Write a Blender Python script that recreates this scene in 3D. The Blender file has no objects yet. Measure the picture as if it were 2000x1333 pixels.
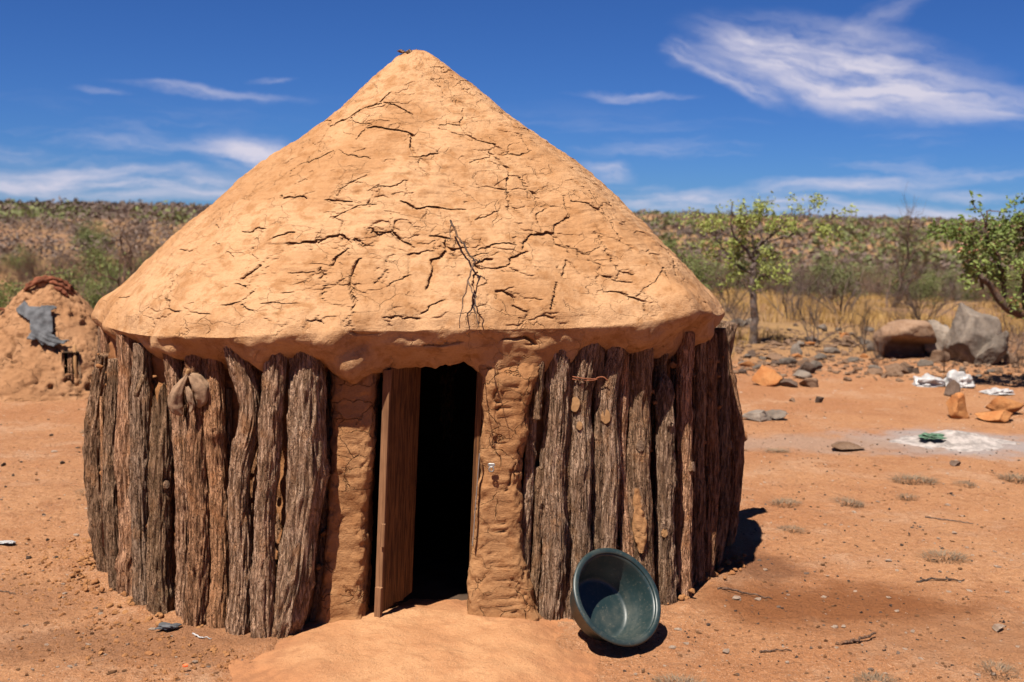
import bpy, math, random
import numpy as np
from mathutils import Matrix, Vector
random.seed(7); RNG = np.random.default_rng(11)
SC = bpy.context.scene
COL = SC.collection
# ---------------------------------------------------------------- camera
F_PX, EYE, PITCH, ROLL = 2222., 1.75, math.radians(6.2), math.radians(1.0)
fw = Vector((0, math.cos(PITCH), -math.sin(PITCH))); u0 = Vector((0, math.sin(PITCH), math.cos(PITCH))); r0 = Vector((1, 0, 0))
rt = math.cos(ROLL)*r0 + math.sin(ROLL)*u0; up = math.cos(ROLL)*u0 - math.sin(ROLL)*r0
cam = bpy.data.cameras.new('camera'); camo = bpy.data.objects.new('camera', cam); COL.objects.link(camo)
camo.matrix_world = Matrix(((rt.x, up.x, -fw.x, 0), (rt.y, up.y, -fw.y, 0), (rt.z, up.z, -fw.z, EYE), (0, 0, 0, 1)))
cam.sensor_width = 36; cam.lens = F_PX*36/2000; cam.clip_start = .05; cam.clip_end = 9000
cam.dof.use_dof = True; cam.dof.focus_distance = 4.75; cam.dof.aperture_fstop = 3.2
SC.camera = camo
# ---------------------------------------------------------------- sun, sky, exposure
SUN_EL, SUN_AZ = math.radians(63), math.radians(33)          # azimuth: to the left of straight behind the camera
sd = Vector((-math.sin(SUN_AZ)*math.cos(SUN_EL), -math.cos(SUN_AZ)*math.cos(SUN_EL), math.sin(SUN_EL)))
sun = bpy.data.lights.new('sun', 'SUN'); sun.energy = 4.9; sun.angle = math.radians(.53); sun.color = (1, .93, .82)
suno = bpy.data.objects.new('sun', sun); COL.objects.link(suno); suno.rotation_euler = sd.to_track_quat('Z', 'Y').to_euler(); suno.location = (0, 0, 30)
SC.view_settings.view_transform = 'Standard'; SC.view_settings.look = 'None'; SC.view_settings.gamma = 1; SC.view_settings.exposure = 1.2
SC.view_settings.use_curve_mapping = False
SC.cycles.use_denoising = True; SC.cycles.adaptive_threshold = .02
SC.cycles.max_bounces = 6; SC.cycles.transparent_max_bounces = 6

class NT:
    """tiny node-tree helper: n(type, inputs..., props) and links by assignment"""
    def __init__(s, tree): s.t = tree; s.t.nodes.clear()
    def n(s, typ, ins=None, **props):
        nd = s.t.nodes.new(typ)
        for k, v in props.items(): setattr(nd, k, v)
        for k, v in (ins or {}).items(): s.put(nd.inputs[k], v)
        return nd
    def put(s, sock, v):
        if isinstance(v, bpy.types.NodeSocket): s.t.links.new(v, sock)
        elif isinstance(v, bpy.types.Node): s.t.links.new(v.outputs[0], sock)
        else: sock.default_value = v
    def math(s, op, a, b=0.0, clamp=False): return s.n('ShaderNodeMath', {0: a, 1: b}, operation=op, use_clamp=clamp).outputs[0]
    def mix(s, f, a, b, mode='MIX'):
        nd = s.n('ShaderNodeMix', data_type='RGBA', blend_type=mode)
        s.put(nd.inputs[0], f); s.put(nd.inputs[6], a); s.put(nd.inputs[7], b); return nd.outputs[2]
    def ramp(s, f, lo, hi, a=0., b=1.):
        nd = s.n('ShaderNodeMapRange', {0: f, 1: lo, 2: hi, 3: a, 4: b}, interpolation_type='SMOOTHSTEP'); return nd.outputs[0]
    def noise(s, vec, scale, detail=4., rough=.55, dist=0., w=None):
        return s.n('ShaderNodeTexNoise', {'Vector': vec, 'Scale': scale, 'Detail': detail, 'Roughness': rough, 'Distortion': dist}).outputs[0]
    def mapping(s, vec, loc=(0,0,0), rot=(0,0,0), scl=(1,1,1)):
        return s.n('ShaderNodeMapping', {'Vector': vec, 'Location': loc, 'Rotation': rot, 'Scale': scl}).outputs[0]

W = bpy.data.worlds.new('World'); SC.world = W; W.use_nodes = True
def build_world():
    k = NT(W.node_tree)
    sky = k.n('ShaderNodeTexSky', sky_type='NISHITA', sun_disc=False, sun_elevation=SUN_EL, sun_rotation=math.atan2(sd.x, sd.y), altitude=2600., air_density=1., dust_density=.2, ozone_density=3.2)
    tc = k.n('ShaderNodeTexCoord').outputs['Generated']
    sx = k.n('ShaderNodeSeparateXYZ', {0: tc})
    az = k.math('ARCTAN2', sx.outputs[0], sx.outputs[1]); el = k.math('ARCSINE', sx.outputs[2])
    uv = k.n('ShaderNodeCombineXYZ', {0: az, 1: el}).outputs[0]
    # feathered coordinates: large slow warp plus fine fibres
    w1 = k.n('ShaderNodeTexNoise', {'Vector': k.mapping(uv, scl=(7, 16, 1)), 'Scale': 1., 'Detail': 5., 'Roughness': .6}).outputs['Color']
    wv = k.n('ShaderNodeVectorMath', {0: w1, 1: (.5, .5, .5)}, operation='SUBTRACT')
    wv = k.n('ShaderNodeVectorMath', {0: wv, 1: (.075, .042, 0)}, operation='MULTIPLY')
    uw = k.n('ShaderNodeVectorMath', {0: uv, 1: wv}, operation='ADD').outputs[0]
    total = None
    # (az, el, half length, half width, tilt, strength, fibre scale)
    for (a, e, L, w, t, st, fs) in CLOUDS:
        m = k.n('ShaderNodeMapping', {'Vector': uw, 'Location': (a, e, 0), 'Rotation': (0, 0, t), 'Scale': (L, w, 1)}, vector_type='TEXTURE').outputs[0]
        g = k.n('ShaderNodeVectorMath', {0: m}, operation='LENGTH').outputs['Value']
        g = k.ramp(g, 1.0, .1)
        fib = k.noise(k.n('ShaderNodeMapping', {'Vector': uw, 'Rotation': (0, 0, t), 'Scale': (.11*fs, .020*fs, 1)}, vector_type='TEXTURE').outputs[0], 1., 6., .62)
        fib = k.ramp(fib, .28, .68)
        v = k.math('MULTIPLY', k.math('MULTIPLY', g, fib), st)
        total = v if total is None else k.math('ADD', total, v)
    # thin veil everywhere near the horizon, all round
    veil = k.noise(k.mapping(uw, loc=(3, 1, 0), scl=(5, 38, 1)), 1., 6., .6)
    veil = k.math('MULTIPLY', k.ramp(veil, .5, .74), k.ramp(el, .11, .02, 0., .5))
    total = k.math('ADD', total, veil)
    # scattered cirrus over the rest of the dome
    cir = k.noise(k.mapping(uw, loc=(9, 4, 0), rot=(0, 0, .3), scl=(1.6, 7, 1)), 1., 7., .6)
    cir = k.math('MULTIPLY', k.ramp(cir, .58, .8), k.ramp(el, .40, .7, 0., .6))
    total = k.math('ADD', total, cir, True)
    col = k.mix(1., sky.outputs[0], SKY_TINT, 'MULTIPLY')
    colw = k.mix(k.math('MULTIPLY', total, .92), col, CLOUD_COL)
    bg = k.n('ShaderNodeBackground', {'Color': colw, 'Strength': SKY_STR})
    k.n('ShaderNodeOutputWorld', {'Surface': bg})
SKY_STR = .052; SKY_TINT = (.185, .35, .665, 1); CLOUD_COL = (6.0, 5.7, 6.6, 1)
def dirpx(x, y):                                            # bearing of a sky point seen in the photograph
    d = fw + rt*((x-1000)/F_PX) + up*((666.5-y)/F_PX); d.normalize(); return math.atan2(d.x, d.y), math.asin(d.z)
CLOUDS = []
for (x, y, L, w, t, st, fs) in [
    (1640, 132, 350, 100, -.27, 1.25, 1.), (1520, 95, 150, 50, -.3, .7, 1.), (1860, 205, 330, 50, -.12, .75, 1.), (1430, 150, 150, 34, -.5, .75, .8), (1335, 100, 60, 34, -.3, .6, .6),
    (420, 187, 190, 16, -.1, .5, .6), (215, 188, 70, 9, -.05, .25, .6), (528, 160, 55, 8, 0, .3, .5), (1225, 186, 140, 11, -.04, .5, .6), (1720, 30, 130, 30, .45, .3, .8),
    (500, 300, 140, 46, -.12, 1.1, .9), (200, 356, 460, 46, -.03, 1.15, 1.1), (0, 290, 110, 18, -.05, .4, .7), (1180, 332, 70, 22, -.1, .5, .6),
    (1320, 388, 190, 30, 0, 1.1, .8), (1640, 362, 250, 22, .05, .9, .8), (1900, 372, 200, 14, -.02, .5, .8), (1700, 416, 460, 30, -.02, 1.1, 1.)]:
    a, e = dirpx(x, y); CLOUDS.append((a, e, L/F_PX, w/F_PX, t+.017, st, fs))
build_world()
# ---------------------------------------------------------------- numeric helpers
def _h(ix, iy, iz, s):
    n = (ix*374761393 + iy*668265263 + iz*2147483647 + s*1274126177) & 0xffffffff
    n = ((n ^ (n >> 13)) * 1274126177) & 0xffffffff
    n = ((n ^ (n >> 16)) * 2246822519) & 0xffffffff
    return ((n ^ (n >> 15)) & 0xffff) / 32767.5 - 1.0
def vn(P, s=0):
    """value noise, P (N,3) -> (N,) in -1..1"""
    P = np.asarray(P, float); I = np.floor(P).astype(np.int64); f = P - I; f = f*f*(3-2*f)
    x, y, z = I[..., 0], I[..., 1], I[..., 2]; a, b, c = f[..., 0], f[..., 1], f[..., 2]
    L = lambda p, q, t: p + (q-p)*t
    return L(L(L(_h(x,y,z,s), _h(x+1,y,z,s), a), L(_h(x,y+1,z,s), _h(x+1,y+1,z,s), a), b),
             L(L(_h(x,y,z+1,s), _h(x+1,y,z+1,s), a), L(_h(x,y+1,z+1,s), _h(x+1,y+1,z+1,s), a), b), c)
def fbm(P, o=4, s=0, g=.5):
    P = np.asarray(P, float); r = 0; A = 1; T = 0
    for k in range(o):
        r = r + A*vn(P*2.03**k + k*7.3, s+k*13); T += A; A *= g
    return r/T
def sm(a, b, x):
    t = np.clip((np.asarray(x, float)-a)/(b-a), 0, 1); return t*t*(3-2*t)

# ---------------------------------------------------------------- the hut's shape
HC = np.array([-.45, 6.0, 0.])                    # centre of the hut
APEX = (-.07, 2.60)                                # apex x offset and height
WALL_T = [-180,-160,-148,-138,-126,-114,-108,-96,-76,-61,-48,-38,-22,0,20,60,120,150]
WALL_R = [1.63,1.62,1.60,1.57,1.54,1.53,1.52,1.37,1.27,1.33,1.43,1.54,1.55,1.60,1.62,1.60,1.60,1.62]
EAVE_T = [-180,-160,-145,-130,-116,-107,-97,-86,-70,-58,-48,-38,-26,-11,10,40,90,140]
EAVE_R = [1.63,1.645,1.65,1.65,1.63,1.57,1.45,1.385,1.36,1.40,1.46,1.57,1.57,1.525,1.53,1.56,1.60,1.61]
def ptable(T, V, sig):
    """smooth periodic table over degrees -180..180 in 1440 steps"""
    t = np.linspace(-180, 180, 1440, endpoint=False)
    T = np.array(T, float); V = np.array(V, float)
    v = np.interp(t, np.r_[T[-1]-360, T, T[0]+360], np.r_[V[-1], V, V[0]])
    k = np.arange(-60, 61); w = np.exp(-.5*(k*.25/sig)**2); w /= w.sum()
    return sum(wi*np.roll(v, ki) for wi, ki in zip(w, k))
def plook(tab, th):
    d = (np.degrees(th)+180) % 360 * 4; i = np.floor(d).astype(int); f = d-i
    return tab[i % 1440]*(1-f) + tab[(i+1) % 1440]*f
WALLTAB = ptable(WALL_T, WALL_R, 4); EAVETAB = ptable(EAVE_T, EAVE_R, 4)
# roof profile: radius fraction, height fraction (1 = apex)
PROF_R = [0, .03, .10, .24, .31, .42, .62, .70, .84, .92, .97, 1.0]
PROF_Z = [1, .992, .93, .79, .72, .625, .435, .356, .205, .115, .062, 0.0]
def roof_point(th, s, EZ, FZ):
    """th angle, s in 0..1 cone, 1..2 fascia (undercut), local coords about HC"""
    re = plook(EAVETAB, th); ze = plook(EZ, th); zf = plook(FZ, th)
    sc = np.clip(s, 0, 1); t = np.clip(s-1, 0, 1)
    fr = np.interp(sc, np.linspace(0, 1, len(PROF_R)), PROF_R); fz = np.interp(sc, np.linspace(0, 1, len(PROF_Z)), PROF_Z)
    return re, ze, zf, fr, fz, t
def roof_surface(th, s, EZ, FZ, prof):
    re = plook(EAVETAB, th); ze = plook(EZ, th); zf = plook(FZ, th)
    sc = np.clip(s, 0, 1); t = np.clip(s-1, 0, 1)
    fr = np.interp(sc, prof[0], prof[1]); fz = np.interp(sc, prof[0], prof[2])
    under = .17 - .04*np.exp(-((np.degrees(th)+72)/16)**2)
    # eave roll, then the undercut band
    r = fr*re - under*t**1.35
    z = ze + (APEX[1]-ze)*fz - (ze-zf)*(t**.85)
    off = 1-np.clip(fr, 0, 1)
    return np.stack([r*np.cos(th)+APEX[0]*off, r*np.sin(th), z], -1)
def roof_profile():
    """arc-length resampled profile: s, radius fraction, height fraction"""
    t = np.linspace(0, 1, 400)
    r = np.interp(t, np.linspace(0, 1, len(PROF_R)), PROF_R); z = np.interp(r, PROF_R, PROF_Z)
    r = np.interp(t, np.linspace(0, 1, len(PROF_R)), PROF_R)
    k = np.exp(-.5*(np.arange(-14, 15)/6.)**2); k /= k.sum()
    pad = lambda v, a, b: np.r_[a, v, b]
    r2 = np.convolve(pad(r, -r[14:0:-1], np.full(14, r[-1])), k, 'valid'); z2 = np.convolve(pad(z, z[14:0:-1], np.full(14, z[-1])), k, 'valid')
    r2 = r2-r2[0]; r2 /= r2[-1]; z2 = (z2-z2[-1])/(z2[0]-z2[-1])
    L = np.r_[0, np.cumsum(np.hypot(np.diff(r2)*1.6, np.diff(z2)*1.37))]; L /= L[-1]
    return L, r2, z2
EZP = [(-175,1.235),(-153,1.232),(-139,1.228),(-129,1.235),(-114,1.258),(-104,1.272),(-99,1.282),(-91,1.29),(-82,1.293),(-72,1.292),(-61,1.291),(-50,1.292),(-44,1.305),(-39,1.342),(-30,1.335),(-20,1.30),(0,1.28),(60,1.25),(120,1.23)]
FZP = [(-178,1.08),(-160,1.063),(-150,1.086),(-141,1.10),(-136,1.075),(-131,1.085),(-127,1.131),(-123,1.106),(-110,1.125),(-107,1.152),(-104.7,1.136),(-101,1.129),(-93,1.13),(-85,1.132),(-75,1.123),(-64,1.118),(-59,1.128),(-56,1.146),(-52,1.168),(-46,1.165),(-39,1.157),(-28,1.13),(-15,1.12),(10,1.12),(60,1.1),(120,1.08)]
EZT = ptable([a for a, b in EZP], [b for a, b in EZP], 2.5); FZT = ptable([a for a, b in FZP], [b-.018 for a, b in FZP], 1.2)
PROF = roof_profile()
POSTS = [
('d', 0.043, [(-1.485,-0.649,-0.05),(-1.524,-0.638,0.244),(-1.539,-0.617,0.697),(-1.496,-0.604,0.994)]),
('d', 0.039, [(-1.346,-0.892,-0.05),(-1.375,-0.875,0.369),(-1.377,-0.86,0.711),(-1.357,-0.846,1.006)]),
('g', 0.052, [(-1.256,-0.976,-0.05),(-1.268,-0.957,0.393),(-1.264,-0.94,0.785),(-1.25,-0.924,1.13)]),
('g', 0.039, [(-1.16,-1.101,-0.05),(-1.175,-1.084,0.372),(-1.166,-1.066,0.756),(-1.151,-1.05,1.103)]),
('x', 0.052, [(-1.059,-1.188,-0.05),(-1.064,-1.174,0.289),(-1.049,-1.159,0.614),(-1.053,-1.146,0.897)]),
('b', 0.032, [(-1.133,-0.993,0.686),(-1.132,-0.984,0.874),(-1.126,-0.974,1.105)]),
('g', 0.042, [(-0.947,-1.251,-0.05),(-0.939,-1.234,0.364),(-0.949,-1.216,0.757),(-0.998,-1.2,1.124)]),
('d', 0.038, [(-0.87,-1.309,-0.05),(-0.86,-1.291,0.381),(-0.867,-1.275,0.749),(-0.878,-1.257,1.144)]),
('b', 0.042, [(-0.767,-1.33,-0.05),(-0.773,-1.312,0.389),(-0.792,-1.295,0.755),(-0.795,-1.278,1.138)]),
('s', 0.014, [(-0.744,-1.257,0.535),(-0.745,-1.236,1.008)]),
('g', 0.042, [(-0.673,-1.396,-0.05),(-0.668,-1.379,0.357),(-0.662,-1.365,0.668),(-0.643,-1.351,0.975),(-0.711,-1.343,1.147)]),
('b', 0.025, [(-0.62,-1.263,-0.05),(-0.627,-1.241,0.533),(-0.618,-1.226,0.85),(-0.613,-1.214,1.122)]),
('g', 0.037, [(-0.57,-1.451,-0.05),(-0.573,-1.438,0.272),(-0.557,-1.425,0.56),(-0.523,-1.412,0.835),(-0.497,-1.397,1.168)]),
('d', 0.024, [(-0.566,-1.277,-0.05),(-0.555,-1.268,0.219),(-0.524,-1.256,0.485),(-0.495,-1.239,0.854),(-0.47,-1.226,1.147)]),
('g', 0.060, [(-0.498,-1.421,-0.05),(-0.455,-1.411,0.213),(-0.414,-1.397,0.524),(-0.39,-1.383,0.831),(-0.375,-1.368,1.156)]),
('d', 0.023, [(-0.37,-1.275,-0.05),(-0.346,-1.253,0.541),(-0.328,-1.239,0.857),(-0.325,-1.226,1.14)]),
('g', 0.032, [(-0.353,-1.277,-0.05),(-0.331,-1.253,0.541),(-0.305,-1.239,0.858),(-0.283,-1.226,1.151)]),
('g', 0.023, [(0.514,-1.057,-0.05),(0.522,-1.044,0.377),(0.534,-1.034,0.602),(0.545,-1.018,0.937)]),
('b', 0.020, [(0.57,-1.072,0.874),(0.573,-1.063,1.067)]),
('b', 0.021, [(0.565,-1.045,-0.05),(0.582,-1.019,0.645)]),
('g', 0.054, [(0.64,-1.031,-0.05),(0.644,-1.014,0.371),(0.638,-0.996,0.766),(0.654,-0.98,1.124)]),
('b', 0.020, [(0.712,-1.006,-0.05),(0.707,-0.98,0.638),(0.71,-0.962,1.044)]),
('g', 0.055, [(0.763,-0.995,-0.05),(0.764,-0.977,0.42),(0.78,-0.964,0.705),(0.775,-0.954,0.93),(0.777,-0.944,1.144)]),
('d', 0.023, [(0.853,-0.964,-0.05),(0.845,-0.938,0.701),(0.839,-0.918,1.142)]),
('g', 0.041, [(0.898,-0.949,-0.05),(0.904,-0.937,0.354),(0.904,-0.922,0.675),(0.885,-0.911,0.914),(0.919,-0.9,1.152)]),
('g', 0.032, [(1.048,-0.895,-0.05),(0.999,-0.886,0.224),(0.966,-0.87,0.572),(0.95,-0.857,0.86),(0.962,-0.845,1.135)]),
('d', 0.048, [(1.087,-0.879,-0.05),(1.053,-0.858,0.453),(1.049,-0.842,0.801),(1.047,-0.826,1.169)]),
('p', 0.046, [(1.181,-0.931,-0.05),(1.158,-0.904,0.583),(1.146,-0.89,0.892),(1.141,-0.883,1.057)]),
('d', 0.030, [(1.138,-0.849,-0.05),(1.132,-0.811,0.913),(1.14,-0.8,1.167)]),
('d', 0.032, [(1.251,-0.775,-0.05),(1.221,-0.734,0.902),(1.202,-0.722,1.16)]),
('g', 0.037, [(1.266,-0.831,-0.05),(1.266,-0.811,0.445),(1.26,-0.797,0.738),(1.249,-0.778,1.167)]),
('d', 0.035, [(1.364,-0.632,-0.05),(1.37,-0.619,0.274),(1.358,-0.6,0.7),(1.339,-0.579,1.146)]),
('d', 0.037, [(1.412,-0.543,-0.05),(1.436,-0.533,0.252),(1.43,-0.513,0.684),(1.411,-0.493,1.137)]),
('d', 0.035, [(1.477,-0.413,-0.05),(1.508,-0.402,0.281),(1.503,-0.384,0.66),(1.481,-0.362,1.149)]),
('r', 0.040, [(1.659,0.24,-0.05),(1.707,0.248,0.183),(1.719,0.265,0.536),(1.677,0.277,0.802),(1.613,0.29,1.093)]),
]
CRACKS = [
(6,[(-2.709,0.304),(-2.579,0.302),(-2.452,0.313),(-2.372,0.337),(-2.302,0.318),(-2.239,0.307),(-2.209,0.296),(-2.189,0.283),(-2.112,0.266),(-2.005,0.266),(-1.915,0.258)]),
(4,[(-1.959,0.253),(-1.922,0.236),(-1.869,0.212)]),
(4,[(-2.372,0.337),(-2.292,0.372),(-2.269,0.397),(-2.252,0.421),(-2.192,0.438)]),
(5,[(-2.202,0.299),(-2.102,0.321),(-2.005,0.332),(-1.925,0.337)]),
(4,[(-1.889,0.253),(-1.792,0.269),(-1.665,0.285),(-1.565,0.304)]),
(8,[(-1.932,0.359),(-1.869,0.356),(-1.782,0.362),(-1.709,0.367),(-1.629,0.375),(-1.572,0.386),(-1.549,0.397),(-1.565,0.435),(-1.539,0.465)]),
(5,[(-1.562,0.473),(-1.499,0.478),(-1.439,0.468),(-1.378,0.459)]),
(3,[(-1.919,0.34),(-1.932,0.359),(-1.945,0.37),(-1.942,0.402)]),
(5,[(-0.965,0.275),(-1.002,0.307),(-1.088,0.34),(-1.092,0.386),(-1.022,0.408),(-0.932,0.421),(-0.885,0.451)]),
(3,[(-1.302,0.345),(-1.202,0.34),(-1.095,0.348)]),
(7,[(-0.661,0.397),(-0.705,0.427),(-0.728,0.465),(-0.808,0.468),(-0.862,0.459)]),
(5,[(-0.858,0.451),(-0.912,0.468)]),
(4,[(-0.451,0.364),(-0.231,0.37)]),
(7,[(-0.985,0.443),(-0.992,0.468),(-0.965,0.495),(-0.952,0.519),(-0.972,0.546),(-1.015,0.576)]),
(3,[(-1.015,0.576),(-1.055,0.625),(-1.042,0.652),(-1.025,0.677)]),
(4,[(-1.175,0.495),(-1.125,0.489),(-1.055,0.478)]),
(3,[(-1.185,0.152),(-1.088,0.185),(-1.072,0.22)]),
(3,[(-0.688,0.136),(-0.671,0.171),(-0.698,0.209),(-0.718,0.239)]),
(4,[(-0.518,0.291),(-0.581,0.326),(-0.618,0.362)]),
(6,[(-1.599,0.631),(-1.562,0.644),(-1.535,0.655),(-1.479,0.652),(-1.418,0.65),(-1.395,0.658),(-1.345,0.658),(-1.295,0.658)]),
(3,[(-1.755,0.595),(-1.702,0.579),(-1.655,0.587),(-1.615,0.576),(-1.575,0.565)]),
(3,[(-1.895,0.601),(-1.889,0.579),(-1.855,0.563),(-1.825,0.549),(-1.799,0.538)]),
(4,[(-1.932,0.614),(-1.882,0.614),(-1.832,0.622)]),
(4,[(-2.269,0.516),(-2.289,0.476),(-2.212,0.47),(-2.129,0.459),(-2.072,0.446)]),
(3,[(-2.029,0.443),(-1.939,0.465),(-1.872,0.468),(-1.809,0.47)]),
(4,[(-1.865,0.674),(-1.832,0.661),(-1.799,0.644),(-1.749,0.639),(-1.712,0.639)]),
(3,[(-1.749,0.639),(-1.739,0.625)]),
(5,[(-0.912,0.541),(-0.908,0.574),(-0.888,0.601),(-0.882,0.622)]),
(4,[(-1.255,0.69),(-1.198,0.68),(-1.135,0.663)]),
(3,[(-1.128,0.574),(-1.082,0.582),(-1.035,0.59)]),
(5,[(-1.709,0.723),(-1.675,0.734),(-1.622,0.731),(-1.592,0.747),(-1.535,0.775)]),
(3,[(-1.622,0.731),(-1.609,0.693)]),
(6,[(-1.469,0.742),(-1.435,0.747),(-1.402,0.756),(-1.382,0.756)]),
(6,[(-1.982,0.753),(-1.929,0.75),(-1.882,0.742),(-1.852,0.734),(-1.812,0.731),(-1.785,0.745),(-1.775,0.758)]),
(5,[(-1.759,0.747),(-1.722,0.767)]),
(3,[(-1.822,0.734),(-1.822,0.685)]),
(6,[(-1.078,0.767),(-1.032,0.739),(-0.982,0.734)]),
(6,[(-0.188,0.201),(-0.471,0.236)]),
(5,[(-0.858,0.125),(-0.731,0.106),(-0.668,0.106)]),
(6,[(-1.469,0.745),(-1.425,0.747),(-1.385,0.756)]),
(7,[(-1.412,0.761),(-1.398,0.788),(-1.365,0.786),(-1.332,0.78)]),
(7,[(-1.398,0.788),(-1.435,0.805),(-1.469,0.815),(-1.465,0.837),(-1.475,0.87),(-1.492,0.897)]),
(8,[(-1.312,0.829),(-1.295,0.848),(-1.322,0.864),(-1.328,0.905),(-1.345,0.946)]),
(5,[(-1.288,0.786),(-1.248,0.78),(-1.202,0.772),(-1.132,0.777)]),
(5,[(-1.308,0.826),(-1.245,0.818)]),
(4,[(-1.305,0.81),(-1.275,0.799)]),
(6,[(-1.238,0.845),(-1.192,0.837),(-1.162,0.818),(-1.095,0.794)]),
(7,[(-1.095,0.78),(-1.032,0.739),(-0.975,0.737),(-0.925,0.731),(-0.938,0.764),(-0.918,0.777)]),
(6,[(-0.922,0.731),(-0.898,0.707),(-0.842,0.693),(-0.798,0.68),(-0.792,0.655),(-0.765,0.622)]),
(5,[(-0.905,0.772),(-0.878,0.786),(-0.858,0.807)]),
(4,[(-0.865,0.818),(-0.832,0.845)]),
(5,[(-0.758,0.639),(-0.701,0.661),(-0.668,0.68),(-0.661,0.712),(-0.685,0.758),(-0.691,0.791),(-0.695,0.824)]),
(3,[(-0.615,0.617),(-0.651,0.663),(-0.648,0.707)]),
(5,[(-0.958,0.688),(-0.938,0.663),(-0.885,0.65)]),
(5,[(-0.958,0.821),(-0.998,0.875)]),
(4,[(-1.035,0.886),(-1.068,0.924),(-1.092,0.957)]),
(5,[(-1.258,0.905),(-1.222,0.908),(-1.195,0.932)]),
(4,[(-1.215,0.94),(-1.168,0.96)]),
(6,[(-0.882,0.919),(-0.842,0.924),(-0.825,0.94),(-0.782,0.957)]),
(5,[(-0.758,0.919),(-0.708,0.916),(-0.668,0.894),(-0.615,0.875)]),
(3,[(-0.758,0.742),(-0.775,0.78),(-0.782,0.805),(-0.788,0.834),(-0.788,0.862),(-0.745,0.881)]),
(4,[(-0.852,0.873),(-0.822,0.889),(-0.778,0.9)]),
(7,[(-1.725,0.807),(-1.732,0.848),(-1.739,0.859),(-1.725,0.9),(-1.709,0.924),(-1.702,0.962)]),
(3,[(-1.712,0.97),(-1.689,1.049)]),
(5,[(-1.805,0.826),(-1.795,0.799),(-1.775,0.775)]),
(5,[(-1.805,0.731),(-1.782,0.747)]),
(5,[(-1.762,0.745),(-1.725,0.767),(-1.689,0.772)]),
(4,[(-1.562,0.794),(-1.515,0.791),(-1.462,0.786)]),
(4,[(-1.702,0.726),(-1.629,0.731),(-1.589,0.753),(-1.532,0.775)]),
(4,[(-1.509,0.962),(-1.482,0.946),(-1.439,0.927)]),
(3,[(-1.619,0.97),(-1.579,0.965),(-1.519,0.97)]),
(3,[(-1.132,0.97),(-1.095,0.976)]),
(3,[(-1.659,0.881),(-1.629,0.84)]),
(3,[(-1.612,0.881),(-1.552,0.854)]),
(3,[(-0.578,0.897),(-0.428,0.807),(-0.465,0.788)]),
(7,[(-1.255,1.201),(-1.212,1.207),(-1.182,1.166),(-1.148,1.329)]),
(4,[(-1.502,1.351),(-1.452,1.354),(-1.388,1.272)]),
(6,[(-2.366,0.851),(-2.352,0.87),(-2.329,0.892),(-2.316,0.911),(-2.276,0.93)]),
(5,[(-2.266,0.94),(-2.222,0.949),(-2.202,0.946)]),
(6,[(-2.045,0.807),(-2.039,0.818),(-2.052,0.834),(-2.062,0.843),(-2.065,0.854)]),
(6,[(-2.082,0.867),(-2.059,0.873),(-2.035,0.881)]),
(4,[(-1.999,0.875),(-2.005,0.902),(-2.022,0.919),(-2.075,0.924)]),
(4,[(-2.015,0.924),(-2.002,0.935),(-1.959,0.949)]),
(5,[(-2.219,0.715),(-2.179,0.715),(-2.159,0.704),(-2.122,0.709)]),
(6,[(-2.055,0.739),(-2.019,0.728),(-1.982,0.72)]),
(6,[(-1.982,0.756),(-1.935,0.753),(-1.892,0.747),(-1.862,0.737),(-1.849,0.737)]),
(6,[(-1.805,0.824),(-1.795,0.796),(-1.775,0.783),(-1.772,0.769)]),
(7,[(-1.842,0.826),(-1.822,0.843),(-1.822,0.862)]),
(4,[(-1.932,0.834),(-1.892,0.837),(-1.852,0.837)]),
(5,[(-2.129,0.756),(-2.109,0.777),(-2.089,0.786)]),
(6,[(-2.326,0.747),(-2.279,0.756)]),
(6,[(-2.436,0.693),(-2.392,0.704)]),
(4,[(-2.529,0.775),(-2.472,0.775)]),
(4,[(-2.389,0.954),(-2.362,0.938)]),
(3,[(-2.309,0.829),(-2.322,0.813)]),
(4,[(-2.206,0.777),(-2.162,0.794)]),
(6,[(-2.169,0.598),(-2.139,0.612),(-2.092,0.609),(-2.032,0.609)]),
(4,[(-1.925,0.617),(-1.885,0.614),(-1.825,0.625)]),
(4,[(-1.952,0.927),(-1.922,0.924),(-1.885,0.93)]),
(3,[(-2.139,0.951),(-2.099,0.949)]),
(3,[(-1.802,0.916),(-1.809,0.875)]),
(3,[(-2.636,0.932),(-2.562,0.919)]),
(4,[(-1.912,0.894),(-1.889,0.892)]),
(6,[(-1.815,0.973),(-1.802,0.97),(-1.779,0.979)]),
]
# ---------------------------------------------------------------- mesh and object helpers
def mk(name, V, F, mat, parent=None, smooth=True, mats=None, mi=None, loc=None):
    """V (n,3); F array (m,3|4) or a list of such arrays -> one mesh object"""
    me = bpy.data.meshes.new(name); V = np.ascontiguousarray(V, np.float32)
    Fs = [np.asarray(f, np.int32) for f in (F if isinstance(F, list) else [F]) if len(f)]
    me.vertices.add(len(V)); me.vertices.foreach_set('co', V.ravel())
    loops = np.concatenate([f.ravel() for f in Fs]); tot = np.concatenate([np.full(len(f), f.shape[1], np.int32) for f in Fs])
    me.loops.add(len(loops)); me.loops.foreach_set('vertex_index', loops)
    me.polygons.add(len(tot)); me.polygons.foreach_set('loop_start', np.r_[0, np.cumsum(tot)[:-1]].astype(np.int32)); me.polygons.foreach_set('loop_total', tot)
    me.polygons.foreach_set('use_smooth', np.full(len(tot), bool(smooth)))
    for m in (mats or [mat]): me.materials.append(m)
    if mi is not None: me.polygons.foreach_set('material_index', np.asarray(mi, np.int32))
    me.update(calc_edges=True); me.validate()
    o = bpy.data.objects.new(name, me); COL.objects.link(o)
    if parent: o.parent = parent
    if loc is not None: o.location = loc
    return o
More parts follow.
